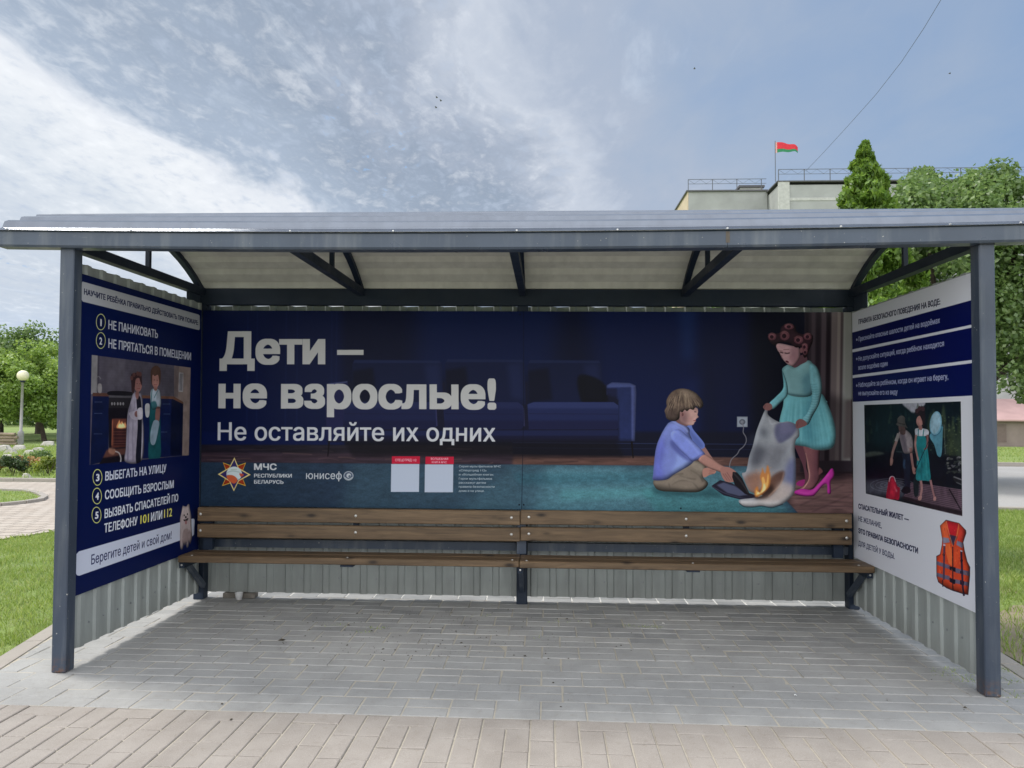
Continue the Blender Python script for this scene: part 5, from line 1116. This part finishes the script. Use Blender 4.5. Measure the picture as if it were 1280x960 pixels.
# ================================================================ the shelter
W, D, S = 4.9923, 1.6138, .08
sh = thing('bus_shelter', 'open blue-grey metal shelter with corrugated walls and an arched ribbed roof', 'shelter')
def sag(x): return max(0., 1-((x-2.5)/2.85)**2)*.030
TOPZ = 2.329
for x0 in (0, W-S):
    MB().cbox(x0, x0+S, 0, S, 0, TOPZ-.002, .005).build('post', M_post, sh, True); 
    MB().box(x0+.006, x0+S-.006, D-.0, D+.03, .0, .001).build('base_plate', M_dark, sh, True)
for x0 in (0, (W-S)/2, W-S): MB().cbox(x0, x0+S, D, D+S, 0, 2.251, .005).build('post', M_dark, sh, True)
# fascia beam, slightly sagging, rounded tube section, in two welded lengths
def fascia(x0, x1, name):
    mb = MB(); n = 16; sec = [(-.035,2.34),(-.035,2.412),(-.028,2.424),(.045,2.424),(.045,2.329),(-.026,2.329)]; k = len(sec)
    vs = []
    for i in range(n+1):
        x = x0+(x1-x0)*i/n
        for y, z in sec: vs.append((x, y, z+.005*(x/5)-sag(x)))
    fs = [(i*k+j, i*k+(j+1) % k, (i+1)*k+(j+1) % k, (i+1)*k+j) for i in range(n) for j in range(k)]+[tuple(range(k))[::-1], tuple(range(n*k, n*k+k))]
    mb.add(vs, fs); return mb.build(name, M_beam, sh, True)
fascia(-.335, 3.62, 'fascia_beam'); fascia(3.622, 5.34, 'fascia_beam')
mb = MB(); mb.box(3.612, 3.632, -.0365, -.03, 2.33, 2.39); mb.build('weld_seam', plain('weld_rust', (.11, .095, .08), .8), sh, True)
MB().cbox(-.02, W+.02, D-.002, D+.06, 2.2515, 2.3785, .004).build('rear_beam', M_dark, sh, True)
# weld beads where posts meet the fascia, fixing screws of the wall sheets
M_weld = plain('weld_bead', (.05, .055, .065), .5, .2, .4, 60)
def bead(p, q):
    n = 9; P_, Q_ = Vector(p), Vector(q); MB().tube([P_.lerp(Q_, i/n) for i in range(n+1)], [.0028+.0012*(i % 2) for i in range(n+1)], 6).build('weld_bead', M_weld, sh, True, smooth=True)
for x0 in (0, W-S): bead((x0+.002, -.002, TOPZ-.003), (x0+S-.002, -.002, TOPZ-.003)); bead((x0+(S+.001 if x0 == 0 else -.001), .004, TOPZ-.003), (x0+(S+.001 if x0 == 0 else -.001), S-.004, TOPZ-.003))
# arched roof
R0, R1 = -.048, 1.70
def rz(y): return 2.650-(.240*((.81-y)/.87)**2 if y < .81 else .265*((y-.81)/.80)**2)
def roof_sheet(y0, y1, xl, xr):
    mb = MB(); prof = []; p = .130; y = y0
    k = 0
    while y < y1-.001:                                            # ribs: narrow crest, flanks, wide pan
        for a, h in ((0, 0), (.048, 0), (.066, .030), (.096, .030), (.114, 0)):
            if y+a <= y1: prof.append((y+a, h))
        y += p
    prof.append((y1, 0)); nx = 14; k = len(prof); xs = [xl+(xr-xl)*i/nx for i in range(nx+1)]
    for lay, dz in ((0, .0018), (1, 0)):
        vs = []
        for x in xs:
            for (yy, h) in prof: vs.append((x, yy, rz(yy)+h+dz-sag(x)*max(0, 1-(yy+.1)/.5)+.005*(x/5)))
        fs = [(i*k+j, (i+1)*k+j, (i+1)*k+j+1, i*k+j+1) for i in range(nx) for j in range(k-1)]
        mb.add(vs, fs if lay == 0 else [f[::-1] for f in fs], lay)
    n0 = k*(nx+1)
    for j in range(k-1): mb.add([mb.v[j], mb.v[j+1], mb.v[n0+j+1], mb.v[n0+j]], [(0,1,2,3)]); mb.add([mb.v[nx*k+j], mb.v[nx*k+j+1], mb.v[n0+nx*k+j+1], mb.v[n0+nx*k+j]], [(3,2,1,0)])
    mb.add([mb.v[0], mb.v[nx*k], mb.v[n0+nx*k], mb.v[n0]], [(0,1,2,3)])
    return mb.build('roof_sheet', [M_rooftop, M_under], sh, True)
rs = roof_sheet(R0, .458, -.335, 5.34); roof_sheet(.459, R1, -.01, W+.01)
for x in (-.28, .42, 1.30, 1.86, 2.52, 3.05, 3.62, 4.2, 4.75, 5.1):
    mb = MB(); mb.lathe([(.006,0),(.006,.006),(0,.008)], (x, -.035, rz(-.035)+.002-sag(x)+.005*x/5), 8); mb.build('roof_screw', M_bolt, rs, True)
# trusses
for i, X in enumerate((.04, 1.27, 2.4962, 3.71, W-.04)):
    tr = bpy.data.objects.new('roof_truss', None); COL.objects.link(tr); tr.parent = sh
    side = i in (0, 4); w_ = .056 if side else .048
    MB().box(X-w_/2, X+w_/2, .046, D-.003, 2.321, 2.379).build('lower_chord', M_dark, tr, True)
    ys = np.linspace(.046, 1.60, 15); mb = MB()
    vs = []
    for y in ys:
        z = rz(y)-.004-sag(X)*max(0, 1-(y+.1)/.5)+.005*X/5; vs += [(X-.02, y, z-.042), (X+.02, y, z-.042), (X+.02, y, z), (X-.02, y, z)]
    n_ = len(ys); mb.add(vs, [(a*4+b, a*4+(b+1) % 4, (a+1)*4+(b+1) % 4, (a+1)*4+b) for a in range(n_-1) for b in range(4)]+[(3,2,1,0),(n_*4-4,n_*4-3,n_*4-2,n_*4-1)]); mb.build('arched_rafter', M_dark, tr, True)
    MB().box(X-.014, X+.014, .825, .853, 2.380, rz(.84)-.042).build('strut', M_dark, tr, True)
for x0 in (.024, W-.028): MB().box(x0, x0+.004, 1.40, D-.002, 2.21, 2.3205).build('corner_plate', M_post, sh, True)
MB().box(S+.002, 2.45, D+.004, D+.044, .398, .458).build('lower_rail', M_post, sh, True); MB().box(2.54, W-S-.002, D+.004, D+.044, .398, .458).build('lower_rail', M_post, sh, True)
# corrugated wall sheets
PIT = .145
def wall_sheet(u0, u1, base, inward, axis, zb, zt):
    prof = []; n = int(round((u1-u0)/PIT)); p = (u1-u0)/max(n, 1)
    for k in range(n): prof += [(u0+k*p+a*p/PIT, h) for a, h in ((0, 0), (.084, 0), (.095, .013), (.134, .013))]
    prof.append((u1, 0)); mb = MB(); k = len(prof)
    P = []
    for off in (0, .0012):
        for zi in (0, 1):
            for (u, h) in prof:
                z = zb(u) if zi == 0 else zt(u); v = base+inward*(h-off); P.append((u, v, z) if axis == 0 else (v, u, z))
    mb.add(P, [(j, j+1, k+j+1, k+j) for j in range(k-1)]+[(2*k+j, 3*k+j, 3*k+j+1, 2*k+j+1) for j in range(k-1)]+[(j, 2*k+j, 2*k+j+1, j+1) for j in range(k-1)]+[(k+j, k+j+1, 3*k+j+1, 3*k+j) for j in range(k-1)]
           +[(0, k, 3*k, 2*k), (k-1, 3*k-1, 4*k-1, 2*k-1)])
    return mb.build('wall_sheet', M_sheet, sh, True)
wv = lambda u: .004*math.sin(u*43.3)
for a, b in ((.005,1.165),(1.1655,2.3255),(2.326,3.486),(3.4865,4.985)):
    wall_sheet(a, b, D+S+.018, -1, 0, lambda u: .040-.004*(u/5), lambda u: 2.257+.0045*math.sin(u*2*math.pi/.29+1))
for a, b in ((.082,1.097),(1.0975,D-.002)):
    wall_sheet(a, b, .0335, 1, 1, lambda u: .088-.032*(u/1.6), lambda u: 2.262+wv(u))
for a, b in ((.082,.372),(.3725,D-.002)):
    wall_sheet(a, b, W-.0375, -1, 1, lambda u: .060-.020*(u/1.6), lambda u: 2.209+wv(u)*.3)

M_scr = plain('painted_screw', (.30, .32, .33), .4, .4)
sc0 = None
def screw(x, y, z, ax):
    global sc0
    if sc0 is None:
        mb = MB(); mb.lathe([(.0075,0),(.0075,.0015),(.0048,.0020),(.0048,.0052),(.0001,.0062)], (0,0,0), 8); sc0 = mb.build('sheet_screw', M_scr, sh); o_ = sc0
    else: o_ = sc0.copy(); COL.objects.link(o_); o_.parent = sh
    o_.location = warp(x, y, z); o_.rotation_euler = {'y': (math.pi/2, 0, 0), 'x+': (0, math.pi/2, 0), 'x-': (0, -math.pi/2, 0)}[ax]
for k in range(16): screw(.18+k*.29+.04, D+S+.0178, .155, 'y')
for k in range(9): screw(.047*0+.0338, .125+k*.145+.0, .200, 'x+'); screw(W-.0377, .125+k*.145, .215, 'x-')
# prints
o = face_print((BX0,BY,BZ0),(BX1,BY,BZ0),(BX1,BY,BZ1),(BX0,BY,BZ1), 'banner', M_banner, M_dark); tag(o, 'wide dark blue banner of two children beside a fire, headed «Дети – не взрослые!», above the bench', 'banner')
o = face_print((LX,LY0,LZ0),(LX,LY1,LZ0),(LX,LY1,LZ1),(LX,LY0,LZ1), 'safety_poster', M_left, M_dark); tag(o, 'dark blue fire-safety poster with numbered rules and a white dog on the left wall', 'poster')
o = face_print((RX,RY1,RZ0),(RX,RY0,RZ0),(RX,RY0,RZ1),(RX,RY1,RZ1), 'safety_poster', M_right, M_dark); tag(o, 'white water-safety poster with an orange life jacket on the right wall', 'poster')

# ---- bench
be = thing('bench', 'long brown plank bench with a two-board backrest along the back wall', 'bench')
def plank(x0, x1, y0, y1, z0, z1, bolts=()):
    mb = MB(); mb.cbox(x0, x1, y0, y1, z0, z1, .005); p = mb.build('plank', M_wood, be, True)
    for bx, bz, face in bolts:
        q = MB()
        if face == 'f':
            q.lathe([(.0001,-.006),(.006,-.0055),(.0105,-.002),(.011,0)], (0,0,0), 10)
            q.v = [(bx+x, y0+z, bz+y) for x, y, z in q.v]
        else: q.lathe([(.009,0),(.007,.004),(.0001,.0055)], (bx, y0+.03, z1), 10)
        q.build('bolt', M_bolt, p, True, smooth=True)
    return p
bxl = [at(u, 650, 1, 1.5)[0] for u in (258, 448, 640)]; bxr = [at(u, 655, 1, 1.5)[0] for u in (661.6, 857, 1057.6)]
for z0, z1, tl in ((.612,.716,0),(.493,.592,0)):
    zc = (z0+z1)/2
    plank(.098, 2.487, 1.462, 1.50, z0, z1, [(x, zc+.002, 'f') for x in bxl]); plank(2.490, 4.874, 1.460, 1.498, z0+.006, z1+.006, [(x, zc+.008, 'f') for x in bxr])
for y0, y1 in ((1.25,1.372),(1.380,1.50)):
    f = y0 < 1.3
    plank(.062, 2.488, y0, y1, .350, .396, [(.15,0,'t'),(1.27,0,'t'),(2.44,0,'t')] if f else ()); plank(2.491, 4.937, y0, y1, .346, .392, [(2.54,0,'t'),(3.7,0,'t'),(4.84,0,'t')] if f else ())
for X in (.044, 2.4962, W-.044):
    XU = .16 if X < 1 else (W-.20 if X > 4 else X); XB = .078 if X < 1 else (W-.078 if X > 4 else X); br = .044 if X < 1 else 0
    MB().box(XB-.018, XB+.018, 1.275, D-.002, .306, .3455).build('seat_arm', M_dark, be, True)
    MB().beam((XB, 1.37, .312), (XB, D+.004, .105), .032, .036).build('brace', M_post, be, True)
    MB().box(XU-.034, XU+.034, 1.502, 1.540, .3975, .712).build('back_upright', M_post if abs(X-2.5) < .1 else M_dark, be, True)
    q = MB(); q.lathe([(.0001,-.005),(.006,-.004),(.008,0)], (0,0,0), 8); q.v = [(XB+x, 1.2745+z, .327+y) for x, y, z in q.v]; q.build('bolt', M_bolt, be, True)
for X in (1.27, 3.70):
    MB().box(X-.02, X+.02, 1.502, 1.532, .50, .712).build('back_upright', M_dark, be, True); MB().box(X-.045, X+.045, 1.256, 1.49, .334, .3455).build('seat_bracket', M_dark, be, True)
MB().box(.09, 4.90, 1.541, 1.575, .53, .58).build('back_rail', M_dark, be, True)
# block and cup under the bench
o = MB().cbox(.205, .452, 1.668, 1.742, .001, .040, .004).build('concrete_block', plain('old_block', (.16, .145, .125), .85, 0, .3, 20), None, True); tag(o, 'flat grey-brown block lying under the left end of the bench at the wall', 'block')
mb = MB(); mb.lathe([(.0,.0),(.022,.0),(.029,.048),(.031,.050),(.029,.051),(.026,.049),(.020,.003),(0,.003)], (.345, 1.635, .001), 18); o = mb.build('paper_cup', plain('white_paper', (.80, .80, .80), .6), None, True, smooth=True); tag(o, 'small white paper cup in front of the flat block under the bench', 'cup')
